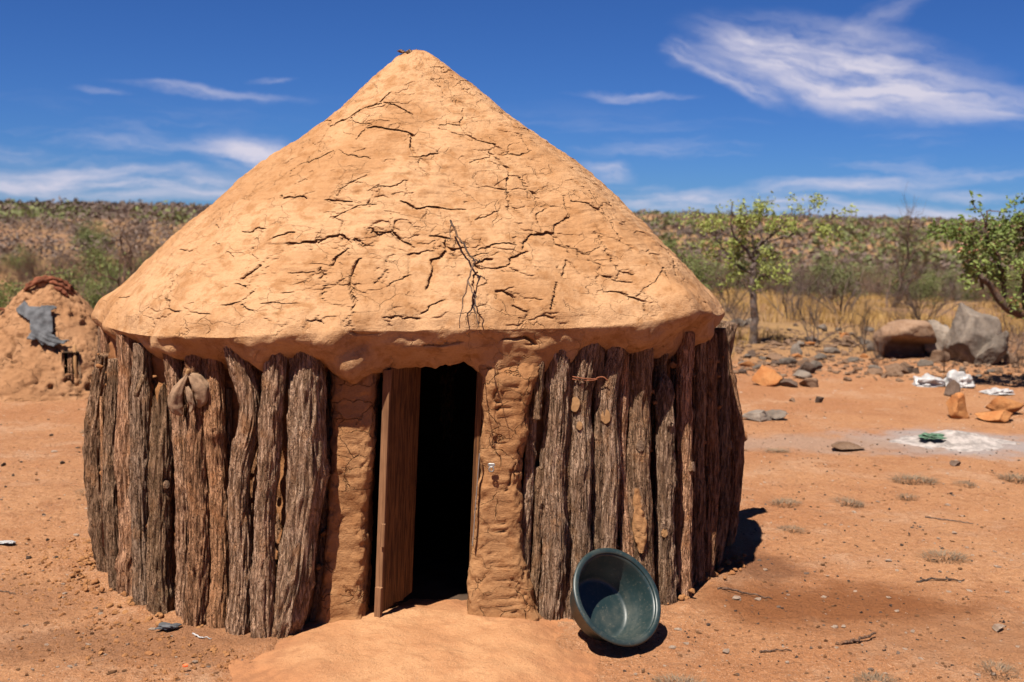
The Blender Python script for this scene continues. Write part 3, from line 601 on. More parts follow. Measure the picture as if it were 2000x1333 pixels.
# ---------------------------------------------------------------- the mud and post hut
hut = thing('mud_hut', 'large round hut with cracked conical mud roof and tree-trunk post walls', 'hut', tuple(HC))
def build_roof():
    th = np.radians(np.r_[np.arange(-172, -6, .31), np.arange(-6, 188, 5.)]); nf = len(np.arange(-172, -6, .31)); dth = math.radians(.31)
    n1, n2 = 640, 56
    s = np.r_[np.linspace(0.004, 1, n1), 1+np.linspace(0, 1, n2+1)[1:]]; ds = (1-.004)/(n1-1)
    T, S = np.meshgrid(th, s); T = T.T; S = S.T                       # [col, row]
    B = roof_surface(T.ravel(), S.ravel(), EZT, FZT, PROF).reshape(T.shape+(3,)); P = B.reshape(-1, 3)
    ct, st = np.cos(T), np.sin(T); sl = np.where(S <= 1, .70, .15-.65*np.clip(S-1, 0, 1)); sl = np.where((S > .93) & (S <= 1), .70-.35*(S-.93)/.07, sl)
    N = np.stack([ct*np.sqrt(1-sl**2), st*np.sqrt(1-sl**2), sl], -1)
    fade = np.clip(S/.06, .15, 1)
    D = .030*fbm(P*1.9, 3, 2)+.013*fbm(P*5.5, 3, 4)+.0045*fbm(P*20, 3, 6)
    # hand-smeared streaks running round the cone
    D += sm(.98, .8, S.ravel())*(.0028*vn(np.stack([T.ravel()*7, S.ravel()*70+2*vn(P*3, 9), 0*S.ravel()], -1), 12)+.002*vn(np.stack([T.ravel()*16, S.ravel()*150, 0*S.ravel()], -1), 14))
    D = D.reshape(T.shape)*fade
    low = sm(.86, 1.05, S)
    D += low*(1-.65*sm(1.08, 1.35, S))*(.020*vn(P*4.5, 17)+.014*fbm(P*10, 3, 19)).reshape(T.shape)
    # right shoulder stands out, lumps and drips along the eave
    D += .045*np.exp(-((np.degrees(T)+2)/38)**2)*np.sin(np.pi*np.clip(S, 0, 1))
    D += .02*np.exp(-((np.degrees(T)+195)/30)**2)*np.sin(np.pi*np.clip(S*1.2-.2, 0, 1))
    for (a, ss, w, h) in [(-100.8, 1.4, .10, .06), (-99, 1.75, .06, .05), (-46, 1.4, .09, .055), (-38.5, .97, .10, .045), (-127, 1.55, .06, .055), (-131, 1.3, .05, .03), (-96.6, 1.25, .05, -.045), (-34, 1.35, .07, -.05),
                          (-140, 1.35, .08, -.045), (-152, 1.2, .08, -.03), (-116, 1.4, .12, -.02), (-98, 1.92, .09, .06), (-72, 1.92, .07, .05), (-65, 1.9, .09, .055), (-112, 1.6, .07, .04), (-24, 1.5, .06, .035), (-58, 1.8, .05, .04), (-75, 1.4, .2, -.012)]:
        q = roof_surface(np.radians([a]), np.array([ss]), EZT, FZT, PROF)[0]; D += h*np.exp(-(((B-q)**2).sum(-1))/(w*w))
    D += sm(.88, 1., S)*sm(1.45, 1.1, S)*(.028*vn(np.stack([T.ravel()*4.6, 0*T.ravel(), 0*T.ravel()+3], -1), 44)+.018*vn(np.stack([T.ravel()*13, S.ravel()*2, 0*T.ravel()], -1), 45)).reshape(T.shape)
    # ---- cracks, cut inwards and slightly upwards
    depth = np.zeros(T.shape); width0 = 1/427.
    def run(pts, w, seed):
        pts = np.array(pts, float); mid = roof_surface(pts[:, 0], pts[:, 1], EZT, FZT, PROF); L = np.r_[0, np.cumsum(np.linalg.norm(np.diff(mid, axis=0), axis=1))]
        n = max(4, int(L[-1]/.0035)); u = np.linspace(0, L[-1], n); a = np.interp(u, L, pts[:, 0]); b = np.interp(u, L, pts[:, 1])
        rr = np.maximum(.15, np.interp(b, [0, 1], [0, 1.55])); z = np.full(n, seed*3.7)
        a = a+(.0075*vn(np.c_[u*38, z, z], 1)+.0042*vn(np.c_[u*120, z, z], 2))/rr; b = b+(.0075*vn(np.c_[u*38, z+5, z], 3)+.0042*vn(np.c_[u*120, z, z], 4))/2.05
        hw = (w*width0*.42+.0004)*(1+.45*vn(np.c_[u*30, z, z+9], 5)+.25*vn(np.c_[u*110, z, z+9], 7))*np.clip(np.minimum(np.arange(n), n-1-np.arange(n))/(.15*n)+.55, 0, 1)
        C = roof_surface(a, b, EZT, FZT, PROF)
        for i in range(n):
            j = int(round((a[i]-th[0])/dth)); k = int(round((b[i]-.004)/ds)) if b[i] <= 1 else n1-1+int(round((b[i]-1)*n2)); h = max(hw[i], .0040)
            dj = min(60, int(math.ceil(h/(rr[i]*dth)))+1); dk = int(math.ceil(h/.0026))+1
            if j < 0 or j >= nf: continue
            sl_ = (slice(max(0, j-dj), min(nf, j+dj+1)), slice(max(0, k-dk), min(len(s), k+dk+1)))
            d = np.sqrt(((B[sl_]-C[i])**2).sum(-1)); v = min(.032, 4.4*hw[i])*(1-sm(.55, 1.0, d/h)); depth[sl_] = np.maximum(depth[sl_], v)
    for q, (w, pts) in enumerate(CRACKS): run(pts, w*1.05, q)
    r = np.random.default_rng(5)
    for q, (w, pts) in enumerate(CRACKS):                            # thin side branches that join the cracks into a net
        for _ in range(2 + (w > 4)):
            t = r.integers(0, len(pts)); a, b = pts[t]; an = r.uniform(0, 6.28); L = r.uniform(.04, .17); P_ = [(a, b)]
            for _k in range(4):
                an += r.normal(0, .5); a += math.cos(an)*L/4/max(.2, 1.5*b); b = min(.99, max(.02, b+math.sin(an)*L/4/2.05)) if b < 1 else b; P_.append((a, b))
            run(P_, r.uniform(.3, 1.3), 900+q*3+_)
    for q in range(190):                                             # short hair cracks, mostly running round the roof
        a = math.radians(r.uniform(-188, 18)); b = math.sqrt(r.uniform(.02, .98)); l = r.uniform(.015, .075); an = r.normal(0, .6)+(math.pi/2 if r.random() < .2 else 0)
        n = 4; da = l*math.cos(an)/max(.2, 1.5*b); db = l*math.sin(an)/2.05; c = r.normal(0, .006)
        run([(a+da*(t-.5), min(.99, max(.01, b+db*(t-.5)+c*math.sin(3*t)))) for t in np.linspace(0, 1, n)], r.uniform(.1, 1.1), 300+q)
    D -= 0.0015*(depth > .001)
    IN = np.stack([-ct-.35, -st, .28+0*ct], -1)
    V = B+N*D[..., None]+IN*depth[..., None]
    V[..., 2] += (sm(1.5, 2, S)*(.016*vn(np.stack([T.ravel()*22, 0*T.ravel(), 0*T.ravel()], -1), 41)+.010*vn(np.stack([T.ravel()*60, 0*T.ravel(), 0*T.ravel()], -1), 42)).reshape(T.shape))
    # underside: turns in behind the post tops
    e = V[:, -1]; rad = np.hypot(e[:, 0], e[:, 1]); ring = []
    for dr, dz in ((.03, -.004), (.08, .03), (.36, .09)):
        k = ((rad-dr)/rad)[:, None]; ring.append(np.c_[e[:, :2]*k, e[:, 2]+dz])
    V = np.concatenate([V]+[q[:, None] for q in ring], 1); nr = V.shape[1]; nc = V.shape[0]
    F = gridf(nc, nr); last = np.c_[(nc-1)*nr+np.arange(nr-1), np.arange(nr-1), np.arange(1, nr), (nc-1)*nr+np.arange(1, nr)]
    F = np.r_[F, last]; top = len(V.reshape(-1, 3)); VV = np.vstack([V.reshape(-1, 3), V[:, 0].mean(0)+[0, 0, .004]])
    cap = np.c_[(np.arange(nc)+1) % nc*nr, np.arange(nc)*nr, np.full(nc, top)]
    ro = mk('roof', VV, [F[:, ::-1], cap[:, ::-1]], M['roof'], hut); tag(ro, 'cracked pale mud roof with thick rounded eave')
    # crumbs of old thatch and mud at the tip
    for i, (x, y, z, sx) in enumerate([(-.03, -.05, .0, .035), (-.075, -.04, .004, .028), (.02, -.03, -.012, .02), (.05, -.02, -.03, .016)]):
        v, f = rock_mesh((sx, sx*.8, sx*.45), 70+i, 2); mk('ridge_clod', v+[APEX[0]+x, y, APEX[1]+z-.015], f, M['bark_d'] if i < 2 else M['roof'], ro)
build_roof()

def post_mesh(path, rad, kind, seed, n=54, m=96):
    r = np.random.default_rng(seed); P = spline(path, m); L = P[-1, 2]-P[0, 2]
    if kind not in 'sr': P[:, :2] += .35*rad*np.stack([vn(np.c_[P[:, 2]*3.2, np.full(m, seed*1.7), np.zeros(m)], 3), vn(np.c_[P[:, 2]*3.2, np.full(m, seed*2.9+40), np.zeros(m)], 5)], -1)
    A, Bv = frames(P); ph = np.linspace(0, 2*np.pi, n, endpoint=False); z = P[:, 2]
    PH, Z = np.meshgrid(ph, z); tw = PH+Z*r.uniform(-.7, .7)
    c, s = np.cos(tw).ravel(), np.sin(tw).ravel(); zz = Z.ravel(); o = seed*5.3
    R = rad*(1+.13*vn(np.c_[z*4.5, np.full(m, o), np.zeros(m)], 1)+.08*(1-np.clip(z/.25, 0, 1)))
    N3 = lambda k, kz, sd: vn(np.c_[c*k+o, s*k-o, zz*kz/(rad/.045)], sd)
    if kind == 's': d = .05*N3(2, 6, 1)
    else:
        rg = lambda v: 1-np.abs(v)*2
        w = .5+.5*N3(1.1, 3, 9)
        d = .10*N3(1.0, 7, 2)+.06*rg(N3(3.1, 6, 3))*(.5+w)+.15*rg(N3(6.2, 9, 4))+.12*N3(9.5, 24, 5)-.05
    d = d*r.uniform(.55, 1.25) if kind != 's' else d; d = d.reshape(PH.shape)
    for _ in range(r.integers(1, 5) if kind != 's' else 0):           # knots
        a0, z0, w0, h0 = r.uniform(0, 6.28), r.uniform(z[0]+.1, z[-1]-.05), r.uniform(.5, .9), r.uniform(.15, .42)
        q = ((np.angle(np.exp(1j*(PH-a0)))*rad)**2+(Z-z0)**2)/(rad*w0)**2; d += h0*np.exp(-q*1.4)-h0*.8*np.exp(-q*14)
    Rr = R[:, None]*(1+d)
    if kind == 'p': Rr *= np.interp(np.linspace(0, 1, m), [0, .80, .93, 1], [1, .95, .62, .12])[:, None]
    V = P[:, None]+Rr[..., None]*(np.cos(ph)[None, :, None]*A[:, None]+np.sin(ph)[None, :, None]*Bv[:, None])
    if kind == 'x':                                                   # snapped, splintered top
        k = np.linspace(0, 1, m)[:, None]**10; V[..., 2] += k*(.11*np.sin(ph+2.4)[None]+.035*vn(np.c_[ph*4, ph*0, ph*0], 8)[None])
    V = V.reshape(-1, 3); j = np.arange(n); j2 = (j+1) % n; e = (m-1)*n; top = P[-1]-[0, 0, .06 if kind == 'x' else -.004]
    V = np.vstack([V, top]); return V, [gridf(m, n, True), np.c_[e+j, e+j2, np.full(n, len(V)-1)]], P
POST_OBJ = []
def stub(parent, P, z, ang, rad, ln, seed, name='cut_stub', pale=False):
    """sawn-off branch: short bark collar with a pale end face"""
    i = np.argmin(abs(P[:, 2]-z)); c = P[i]; pr = parent['r']; d = np.array([math.cos(ang), math.sin(ang), .25]); d /= np.linalg.norm(d)
    a = c+d*pr*.62; pts = np.array([a, a+d*(pr*.36+ln*.3), a+d*(pr*.44+ln*.6)]); v, f = tube(pts, [rad*1.35, rad*1.1, rad], 14, False)
    v += .05*rad*np.random.default_rng(seed).normal(size=v.shape); e = 28+np.arange(14); vc = np.vstack([v, pts[-1]+d*.002]); cap = np.c_[e, np.roll(e, -1), np.full(14, 42)]; vc[:, 2] = c[2]+(vc[:, 2]-c[2])*1.45
    mk(name, vc, [f[0], cap], None, parent, smooth=False, mats=[M['bark_b'], M['cut' if pale else 'stone_brown']], mi=np.r_[np.zeros(len(f[0])), np.ones(14)])
def build_posts():
    for q, (kind, rad, path) in enumerate(POSTS):
        path = [list(p) for p in path]
        if kind == 'r': path = [(1.61, .0, -.05), (1.655, .01, .25), (1.666, .02, .58), (1.626, .03, .84), (1.545, .04, 1.15)]
        elif kind not in 'xps' and path[-1][2] > .9: path[-1][2] += .07
        if kind == 'r': pass
        rad *= 1.0+.11*math.sin(q*2.7+1)
        if 17 <= q <= 26: path = [[(p[0]+HC[0])*.976-HC[0], (p[1]+HC[1])*.976-HC[1], 1.75-(1.75-p[2])*.976-(.05 if p[2] < 0 else 0)] for p in path]   # these stand on the step's raised edge
        V, F, P = post_mesh(path, rad, kind, q+1, 72 if rad > .034 else 40, 104 if path[0][2] < .1 else 50)
        o = mk('post' if kind != 's' else 'thin_stick', V, F, M[{'g': 'bark_g', 'd': 'bark_d', 'b': 'bark_b', 's': 'bark_b', 'x': 'bark_b', 'p': 'bark_g', 'r': 'bark_d'}[kind]], hut); o['r'] = rad; POST_OBJ.append((o, P))
        if kind == 'x': o['label'] = 'snapped brown post with hollow splintered top'
        if kind == 'r': o['label'] = 'bowed outermost post leaning out from the wall'
    for (q, z, a, r, l) in [(22, .93, -2.0, .022, .002), (22, .84, -1.7, .013, .002), (24, .875, -1.75, .021, .002), (26, .73, -1.45, .018, .008), (4, .56, -.9, .012, .02), (27, .32, -1.7, .014, .004),
                            (30, .60, -.7, .016, .02), (34, .58, .2, .018, .03), (33, .62, -.4, .015, .014), (11, .82, -1.5, .012, .012)]:
        o, P = POST_OBJ[q]; stub(o, P, z, a, r, l, q*7+1, pale=q in (22, 24, 27))
    # bare heartwood with smeared mud on one trunk, red wire round another
    o, P = POST_OBJ[26]; zz = np.linspace(.27, .56, 30); ph = np.linspace(-1, 1, 13); c = np.stack([np.interp(zz, P[:, 2], P[:, k]) for k in (0, 1)], -1)
    wd = .62*np.sin(np.pi*np.linspace(.03, .97, 30))**.55*(1+.25*vn(np.c_[zz*30, zz*0, zz*0], 4)); ANG = -1.72+np.outer(wd, ph)
    dome = (1-ph**4)[None]*.010+.006*vn(np.stack([np.repeat(zz, 13)*60, np.tile(ph, 30)*4, np.zeros(390)], -1), 6).reshape(30, 13); rr = .048*1.03*(1.0+.12)+dome-.012*(abs(ph) > .95)[None]
    V = np.stack([c[:, None, 0]+rr*np.cos(ANG), c[:, None, 1]+rr*np.sin(ANG), np.repeat(zz[:, None], 13, 1)], -1).reshape(-1, 3); mk('mud_smear', V, gridf(30, 13), M['smear'], o)
    o, P = POST_OBJ[22]; zc = 1.06; i = np.argmin(abs(P[:, 2]-zc)); a = np.linspace(0, 4*np.pi, 60); rr = .066+.003*np.sin(a*3.3)
    v, f = tube(np.c_[P[i, 0]+rr*np.cos(a), P[i, 1]+rr*np.sin(a), zc+.006*np.sin(a*.5)+.003*np.sin(a*2)], .0028, 5); mk('rusty_wire', v, f, M['rust'], o)
    tail = np.array([P[i]+[.06, -.02, 0], P[i]+[.09, -.03, .005], P[i]+[.11, -.03, -.012]]); v, f = tube(spline(tail, 8), .0028, 5); mk('rusty_wire', v, f, M['rust'], o)
    # wooden peg that holds the bag
    o, P = POST_OBJ[6]; v, f = tube(np.array([(-.93, -1.24, 1.02), (-.905, -1.30, 1.05), (-.888, -1.335, 1.10)]), [.014, .012, .008], 9); mk('peg', v, f, M['cut'], o)
    # slivers and small sticks wedged between posts
    for i, p in enumerate([[(-1.155, -1.19, .96), (-1.13, -1.16, 1.05)], [(-.30, -1.30, .62), (-.29, -1.29, .80)], [(.60, -1.06, .5), (.605, -1.05, .85)], [(-1.42, -.86, .2), (-1.43, -.84, .9)]]):
        v, f = tube(np.array(p), [.013, .010], 8); mk('wedged_stick', v, f, M['bark_b'], hut)
    # the posts that close the ring behind
    r = np.random.default_rng(9); proto = []
    for q in range(5):
        V, F, P = post_mesh([(0, 0, -.05), (r.normal(0, .02), r.normal(0, .02), .5), (0, 0, 1.2)], .048, 'g', 60+q, 26, 40); proto.append((V, F))
    meshes = []
    for q in range(5):
        o = mk('post', proto[q][0], proto[q][1], M[('bark_g', 'bark_d', 'bark_b')[q % 3]], hut); meshes.append(o)
    used = [0]*5; a = math.radians(10)
    while a < math.radians(202):
        q = int(r.integers(0, 5)); rr = plook(WALLTAB, np.array([a]))[0]-.06+r.normal(0, .012)
        o = meshes[q] if not used[q] else meshes[q].copy()
        if used[q]: COL.objects.link(o)
        used[q] = 1; o.location = (rr*math.cos(a), rr*math.sin(a), 0); o.rotation_euler = (r.normal(0, .025), r.normal(0, .025), r.uniform(0, 6.28)); s = r.uniform(.75, 1.25); o.scale = (s, s, 1); a += .082*s/.048*.048/1.5+.014
build_posts()

DOOR_A = (-96, -60)          # the doorway's bearing from the hut's centre, between the pillars
def build_infill():
    th = np.radians(np.linspace(-360-64, -97, 420)); z = np.linspace(-.06, 1.2, 84); T, Z = np.meshgrid(th, z)
    pt = sorted([(math.degrees(math.atan2(P[len(P)//2, 1], P[len(P)//2, 0])), math.hypot(P[len(P)//2, 0], P[len(P)//2, 1])) for o, P in POST_OBJ if P[0, 2] < .1])
    it = ptable([-178]+[a for a, b in pt if a < 0]+[5, 60, 120], [1.55]+[b for a, b in pt if a < 0]+[1.55, 1.55, 1.55], 2.5)
    r = plook(it, T.ravel()).reshape(T.shape)-.07; P = np.stack([r*np.cos(T), r*np.sin(T), Z], -1)
    d = (.030*fbm(P.reshape(-1, 3)*9, 3, 51)+.022*fbm(P.reshape(-1, 3)*28, 3, 52)).reshape(T.shape); r = r+d
    V = np.stack([r*np.cos(T), r*np.sin(T), Z], -1).reshape(-1, 3); tag(mk('mud_infill', V, gridf(84, 420), M['infill'], hut), 'rough orange mud packed behind the posts')
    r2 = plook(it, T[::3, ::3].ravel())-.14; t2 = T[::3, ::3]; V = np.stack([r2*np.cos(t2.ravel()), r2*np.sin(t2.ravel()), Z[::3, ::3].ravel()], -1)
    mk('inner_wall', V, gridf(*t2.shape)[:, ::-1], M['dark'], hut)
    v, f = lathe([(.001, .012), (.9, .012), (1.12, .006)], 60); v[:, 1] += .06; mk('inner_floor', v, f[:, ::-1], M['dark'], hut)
    # crumbled clods stuck between the posts and heaped along their feet
    g = np.random.default_rng(3); parts = []
    for q in range(420):
        a = math.radians(g.uniform(-170, -8)); deg = math.degrees(a)
        if -97 < deg < -60: continue
        low = g.random() < .5; zz = abs(g.normal(0, .018)) if low else g.uniform(.05, 1.1); rr = plook(it, np.array([a]))[0]+(g.uniform(.03, .14) if low else g.uniform(-.02, .0)); s = g.uniform(.008, .022)
        v, f = rock_mesh((s, s, s*.8), int(g.integers(0, 40)), 1, 4, .15); parts.append((v+[rr*math.cos(a), rr*math.sin(a), zz+.3*s], f))
    V, F = cat_mesh(parts); tag(mk('mud_clods', V, F, M['infill'], hut), kind='stuff')
build_infill()

def pillar(name, sect, seed, label):
    """sect: (z, x0, x1, yfront, depth) levels"""
    sect = np.array(sect, float); m, n = 150, 110; z = np.linspace(sect[0, 0], sect[-1, 0], m); x0, x1, yf, dp = [np.interp(z, sect[:, 0], sect[:, k]) for k in (1, 2, 3, 4)]
    a = np.linspace(0, 2*np.pi, n, endpoint=False); ex = .42; cx = np.sign(np.cos(a))*abs(np.cos(a))**ex; cy = np.sign(np.sin(a))*abs(np.sin(a))**ex
    V = np.stack([(x0+x1)[:, None]/2+(x1-x0)[:, None]/2*cx, yf[:, None]+dp[:, None]/2+dp[:, None]/2*cy, np.repeat(z[:, None], n, 1)], -1)
    N = np.stack([np.cos(a), np.sin(a), 0*a], -1)[None]; P = V.reshape(-1, 3)
    d = .020*fbm(P*6+seed, 3, seed)+.010*fbm(P*20, 3, seed+1)+.005*fbm(P*55, 3, seed+2)
    # thumb-smeared ripples
    d += .0045*np.abs(vn(np.c_[P[:, 0]*18+P[:, 2]*22, P[:, 2]*60, P[:, 1]*8], seed+3))*sm(.1, .5, vn(P*3.1, seed+4))
    # shrinkage cracks: zero lines of a noise, in patches
    c = vn(np.c_[P[:, 0]*15, P[:, 1]*6, P[:, 2]*3.6]+.35*np.stack([vn(P*26, 5), vn(P*26, 6), vn(P*26, 7)], -1), seed+6); on = sm(-.25, .15, vn(P*4.2+9, seed+8)); d -= .022*np.exp(-(c/.03)**2)*on
    c = vn(np.c_[P[:, 0]*15, P[:, 1]*8, P[:, 2]*13+4]+.35*np.stack([vn(P*30, 8), vn(P*30, 9), vn(P*30, 4)], -1), seed+9); on = sm(.0, .3, vn(P*5.2+3, seed+10)); d -= .010*np.exp(-(c/.05)**2)*on
    V = V+N*d.reshape(m, n)[..., None]; o = mk(name, V.reshape(-1, 3), gridf(m, n, True), M['pillar'], hut); tag(o, label)
pillar('mud_pillar', [(-.06, -.385, -.12, -1.38, .28), (.06, -.355, -.150, -1.355, .24), (.6, -.320, -.135, -1.345, .24), (1.0, -.300, -.112, -1.34, .25), (1.08, -.31, -.105, -1.335, .28), (1.15, -.34, -.08, -1.30, .34)], 6, 'mud plastered pillar on the hinge side of the doorway')
pillar('mud_pillar', [(-.06, .235, .64, -1.28, .24), (.04, .272, .585, -1.26, .22), (.3, .292, .520, -1.245, .22), (.6, .309, .500, -1.24, .22), (.9, .325, .525, -1.24, .24), (1.02, .335, .545, -1.25, .26), (1.08, .325, .575, -1.25, .3), (1.15, .28, .60, -1.22, .34)], 23, 'mud plastered pillar with a padlock beside the doorway')

def build_door():
    door = bpy.data.objects.new('door', None); COL.objects.link(door); door.parent = hut; door['label'] = 'brown plank door standing ajar'
    # hinge edge near the left pillar, swung inwards
    A = np.array([-.100, -1.30]); B_ = np.array([.012, -1.075]); u = (B_-A); L = np.linalg.norm(u); u /= L; nrm = np.array([u[1], -u[0]]); lean = .034
    def board(name, a0, a1, z0, z1, off, th, mat, jag=0., seed=0):
        v, f = box((0, 0, 0), (a1-a0-.0012, th, z1-z0), .0014); t = v[:, 2]/(z1-z0)+.5; zz = z0+(v[:, 2]+(z1-z0)/2)
        if jag: zz = zz+np.where(t < .3, jag*v[:, 0]/(a1-a0), 0)
        s = (a0+a1)/2+v[:, 0]; w = off+v[:, 1]; X = A[0]+u[0]*s+nrm[0]*w+lean*zz/1.07; Y = A[1]+u[1]*s+nrm[1]*w
        return mk(name, np.stack([X, Y, zz], -1), f, mat, door, False)
    for i, (a, b) in enumerate([(.0, .098), (.098, .182), (.182, L)]): board('plank', a, b, .062+(.004, .010, .016)[i], 1.115, .0, .022, M['plank'], (.012, -.014, .01)[i])
    board('edge_batten', -.014, .001, .055, 1.11, .002, .034, M['edge']); board('hinge_block', -.034, -.016, .050, .185, .012, .03, M['edge']); board('hinge_block', -.028, -.016, .36, .46, .02, .02, M['edge'])
    for z in (.25, .9): board('cross_batten', .02, L-.01, z, z+.07, -.026, .022, M['plank'])
    # jamb post, iron strip and padlock on the latch side
    v, f = box((0, 0, 0), (.03, .06, 1.1), .004); mk('door_jamb', v*[1, 1, 1]+np.c_[.288+.030*(v[:, 2]+.55)/1.1, 0*v[:, 0]-1.13, 0*v[:, 0]+.565], f, M['plank'], hut, False)
    v, f = box((0, 0, 0), (.004, .016, .40), .001); mk('iron_strip', v+np.c_[.296+.024*(v[:, 2]+.2)/.4, 0*v[:, 0]-1.247, 0*v[:, 0]+.55], f, M['metal'], hut, False)
    lock = bpy.data.objects.new('padlock', None); COL.objects.link(lock); lock.parent = hut; lock.location = (.372, -1.262, .70); lock['label'] = 'small metal hasp and ring on the mud pillar'
    v, f = box((0, 0, .006), (.03, .010, .014), .002); mk('hasp', v, f, M['metal'], lock, False)
    a = np.linspace(0, 2*np.pi, 22); v, f = tube(np.c_[.010*np.cos(a), -.006+0*a, -.012+.011*np.sin(a)], .003, 6, False); mk('ring', v, f, M['metal'], lock)
build_door()
# ---------------------------------------------------------------- things in the yard
def build_step():
    n, m = 220, 90; a = np.linspace(0, 2*np.pi, n, endpoint=False); c = np.array([-.33, 4.36])
    ex = .62; R = 1/((np.abs(np.cos(a)/.69)**(2/ex)+np.abs(np.sin(a)/.66)**(2/ex))**(ex/2)); R *= 1.05+.06*vn(np.c_[np.cos(a)*2.2, np.sin(a)*2.2, 0*a], 3)+.035*vn(np.c_[np.cos(a)*7, np.sin(a)*7, 0*a], 4)+.015*vn(np.c_[np.cos(a)*22, np.sin(a)*22, 0*a], 5)
    t = np.linspace(0, 1, m)**.8; X = c[0]+np.outer(t, R*np.cos(a)); Y = c[1]+np.outer(t, R*np.sin(a)); P = np.stack([X, Y, 0*X], -1).reshape(-1, 3)
    h = .048*(1-sm(.5, 1.0, t))[:, None]-.03*sm(.97, 1, t)[:, None]; Z = h+(.014*fbm(P*4, 3, 61)+.009*fbm(P*17, 3, 62)).reshape(X.shape)
    cr = vn(P*3.1+.25*np.stack([vn(P*14, 1), vn(P*14, 2), 0*P[:, 0]], -1), 66); Z -= (.012*np.exp(-(cr/.018)**2)*sm(.1, .4, vn(P*2.1+4, 67))).reshape(X.shape)
    o = mk('doorstep', np.stack([X, Y, Z], -1).reshape(-1, 3), gridf(m, n, True), M['step']); tag(o, 'low smooth mud doorstep spread in front of the open doorway', 'doorstep')
build_step()
def build_basin():
    o = thing('plastic_basin', 'dark green round plastic basin tipped against the hut posts', 'basin')
    ctr = Vector((.456, 4.50, .228)); nz = Vector((.45, -.66, .60)).normalized(); H = .172; base = ctr-nz*H
    o.matrix_world = Matrix.Translation(base) @ nz.to_track_quat('Z', 'Y').to_matrix().to_4x4()
    outer = [(.001, .002), (.12, .0), (.138, .003), (.148, .014), (.158, .06), (.163, .064), (.180, .12), (.190, .150), (.194, .158)]
    inner = [(.196, .163), (.188, .160), (.183, .15), (.173, .118), (.157, .066), (.152, .060), (.143, .018), (.135, .009), (.12, .006), (.001, .007)]
    v, f = lathe(outer+inner, 96); v = v*.96; mk('bowl', v, f, M['plastic'], o)
    rim = []
    for a in np.linspace(0, 2*np.pi, 15): rim.append((.205+.0135*math.cos(a), .164+.0085*math.sin(a)))
    v, f = lathe(rim, 96); v = v*.96; mk('rim', v, f, M['plastic'], o)
build_basin()
def build_branch():
    o = thing('dry_branch', 'thin forked dry branch lying on the mud roof above the door', 'branch', tuple(HC))
    off = np.array([0, -.022, .022])
    for p, r in [([(.173, -1.042, 1.709), (.232, -1.123, 1.614), (.284, -1.177, 1.545)], (.0045, .004)), ([(.284, -1.177, 1.545), (.262, -1.26, 1.46), (.248, -1.33, 1.39), (.236, -1.435, 1.285)], (.004, .0018)), ([(.262, -1.26, 1.46), (.295, -1.32, 1.40), (.298, -1.37, 1.36), (.313, -1.43, 1.28)], (.003, .0015)),
                 ([(.284, -1.177, 1.545), (.31, -1.18, 1.54)], (.003, .002)), ([(.18, -1.05, 1.70), (.175, -1.10, 1.64), (.165, -1.12, 1.62)], (.0022, .001)), ([(.298, -1.37, 1.36), (.27, -1.40, 1.325), (.262, -1.43, 1.30)], (.002, .001))]:
        P = spline(np.array(p)+off, 14); P += .003*np.random.default_rng(int(p[-1][0]*999)).normal(size=P.shape); v, f = tube(P, np.linspace(r[0], r[1], 14), 6); mk('twig', v, f, M['twig'], o)
build_branch()
def build_bag():
    o = thing('hanging_cloth', 'dusty brown cloth bag hung on a wooden peg under the eave', 'cloth', tuple(HC))
    def lobe(path, wid, thk, seed, name):
        P = spline(path, 30); n = 22; a = np.linspace(0, 2*np.pi, n, endpoint=False); w = np.interp(np.linspace(0, 1, 30), np.linspace(0, 1, len(wid)), wid); t = np.interp(np.linspace(0, 1, 30), np.linspace(0, 1, len(thk)), thk)
        fold = 1+.16*np.sin(a[None]*5+np.linspace(0, 3, 30)[:, None]+seed)
        T = np.gradient(P, axis=0); T /= np.linalg.norm(T, axis=1)[:, None]; S = np.cross(T, [0, -1., .1]); S /= np.linalg.norm(S, axis=1)[:, None]; Nn = np.cross(T, S)
        V = P[:, None]+(w[:, None]*np.cos(a)*fold)[..., None]*S[:, None]+(t[:, None]*np.sin(a)*fold)[..., None]*Nn[:, None]
        v = V.reshape(-1, 3); v += .004*np.stack([vn(v*40, seed), vn(v*40, seed+1), vn(v*40, seed+2)], -1); j = np.arange(n); F = [gridf(30, n, True), np.r_[np.c_[np.roll(j, -1), j, np.full(n, len(v))], np.c_[29*n+j, 29*n+np.roll(j, -1), np.full(n, len(v)+1)]]]
        mk(name, np.vstack([v, P[0], P[-1]]), F, M['cloth_brown'], o)
    lobe([(-.893, -1.325, 1.085), (-.915, -1.325, 1.04), (-.945, -1.32, .985), (-.945, -1.315, .935), (-.925, -1.31, .905)], [.006, .014, .028, .030, .006], [.006, .012, .016, .016, .006], 1, 'flap')
    lobe([(-.892, -1.32, 1.082), (-.860, -1.325, 1.06), (-.838, -1.325, 1.02), (-.836, -1.32, .975), (-.855, -1.315, .945)], [.006, .026, .036, .030, .008], [.006, .022, .03, .026, .008], 5, 'pouch')
    lobe([(-.890, -1.34, 1.03), (-.880, -1.345, 1.0), (-.872, -1.345, .955), (-.878, -1.34, .925)], [.006, .012, .014, .006], [.006, .008, .008, .005], 9, 'strap')
build_bag()

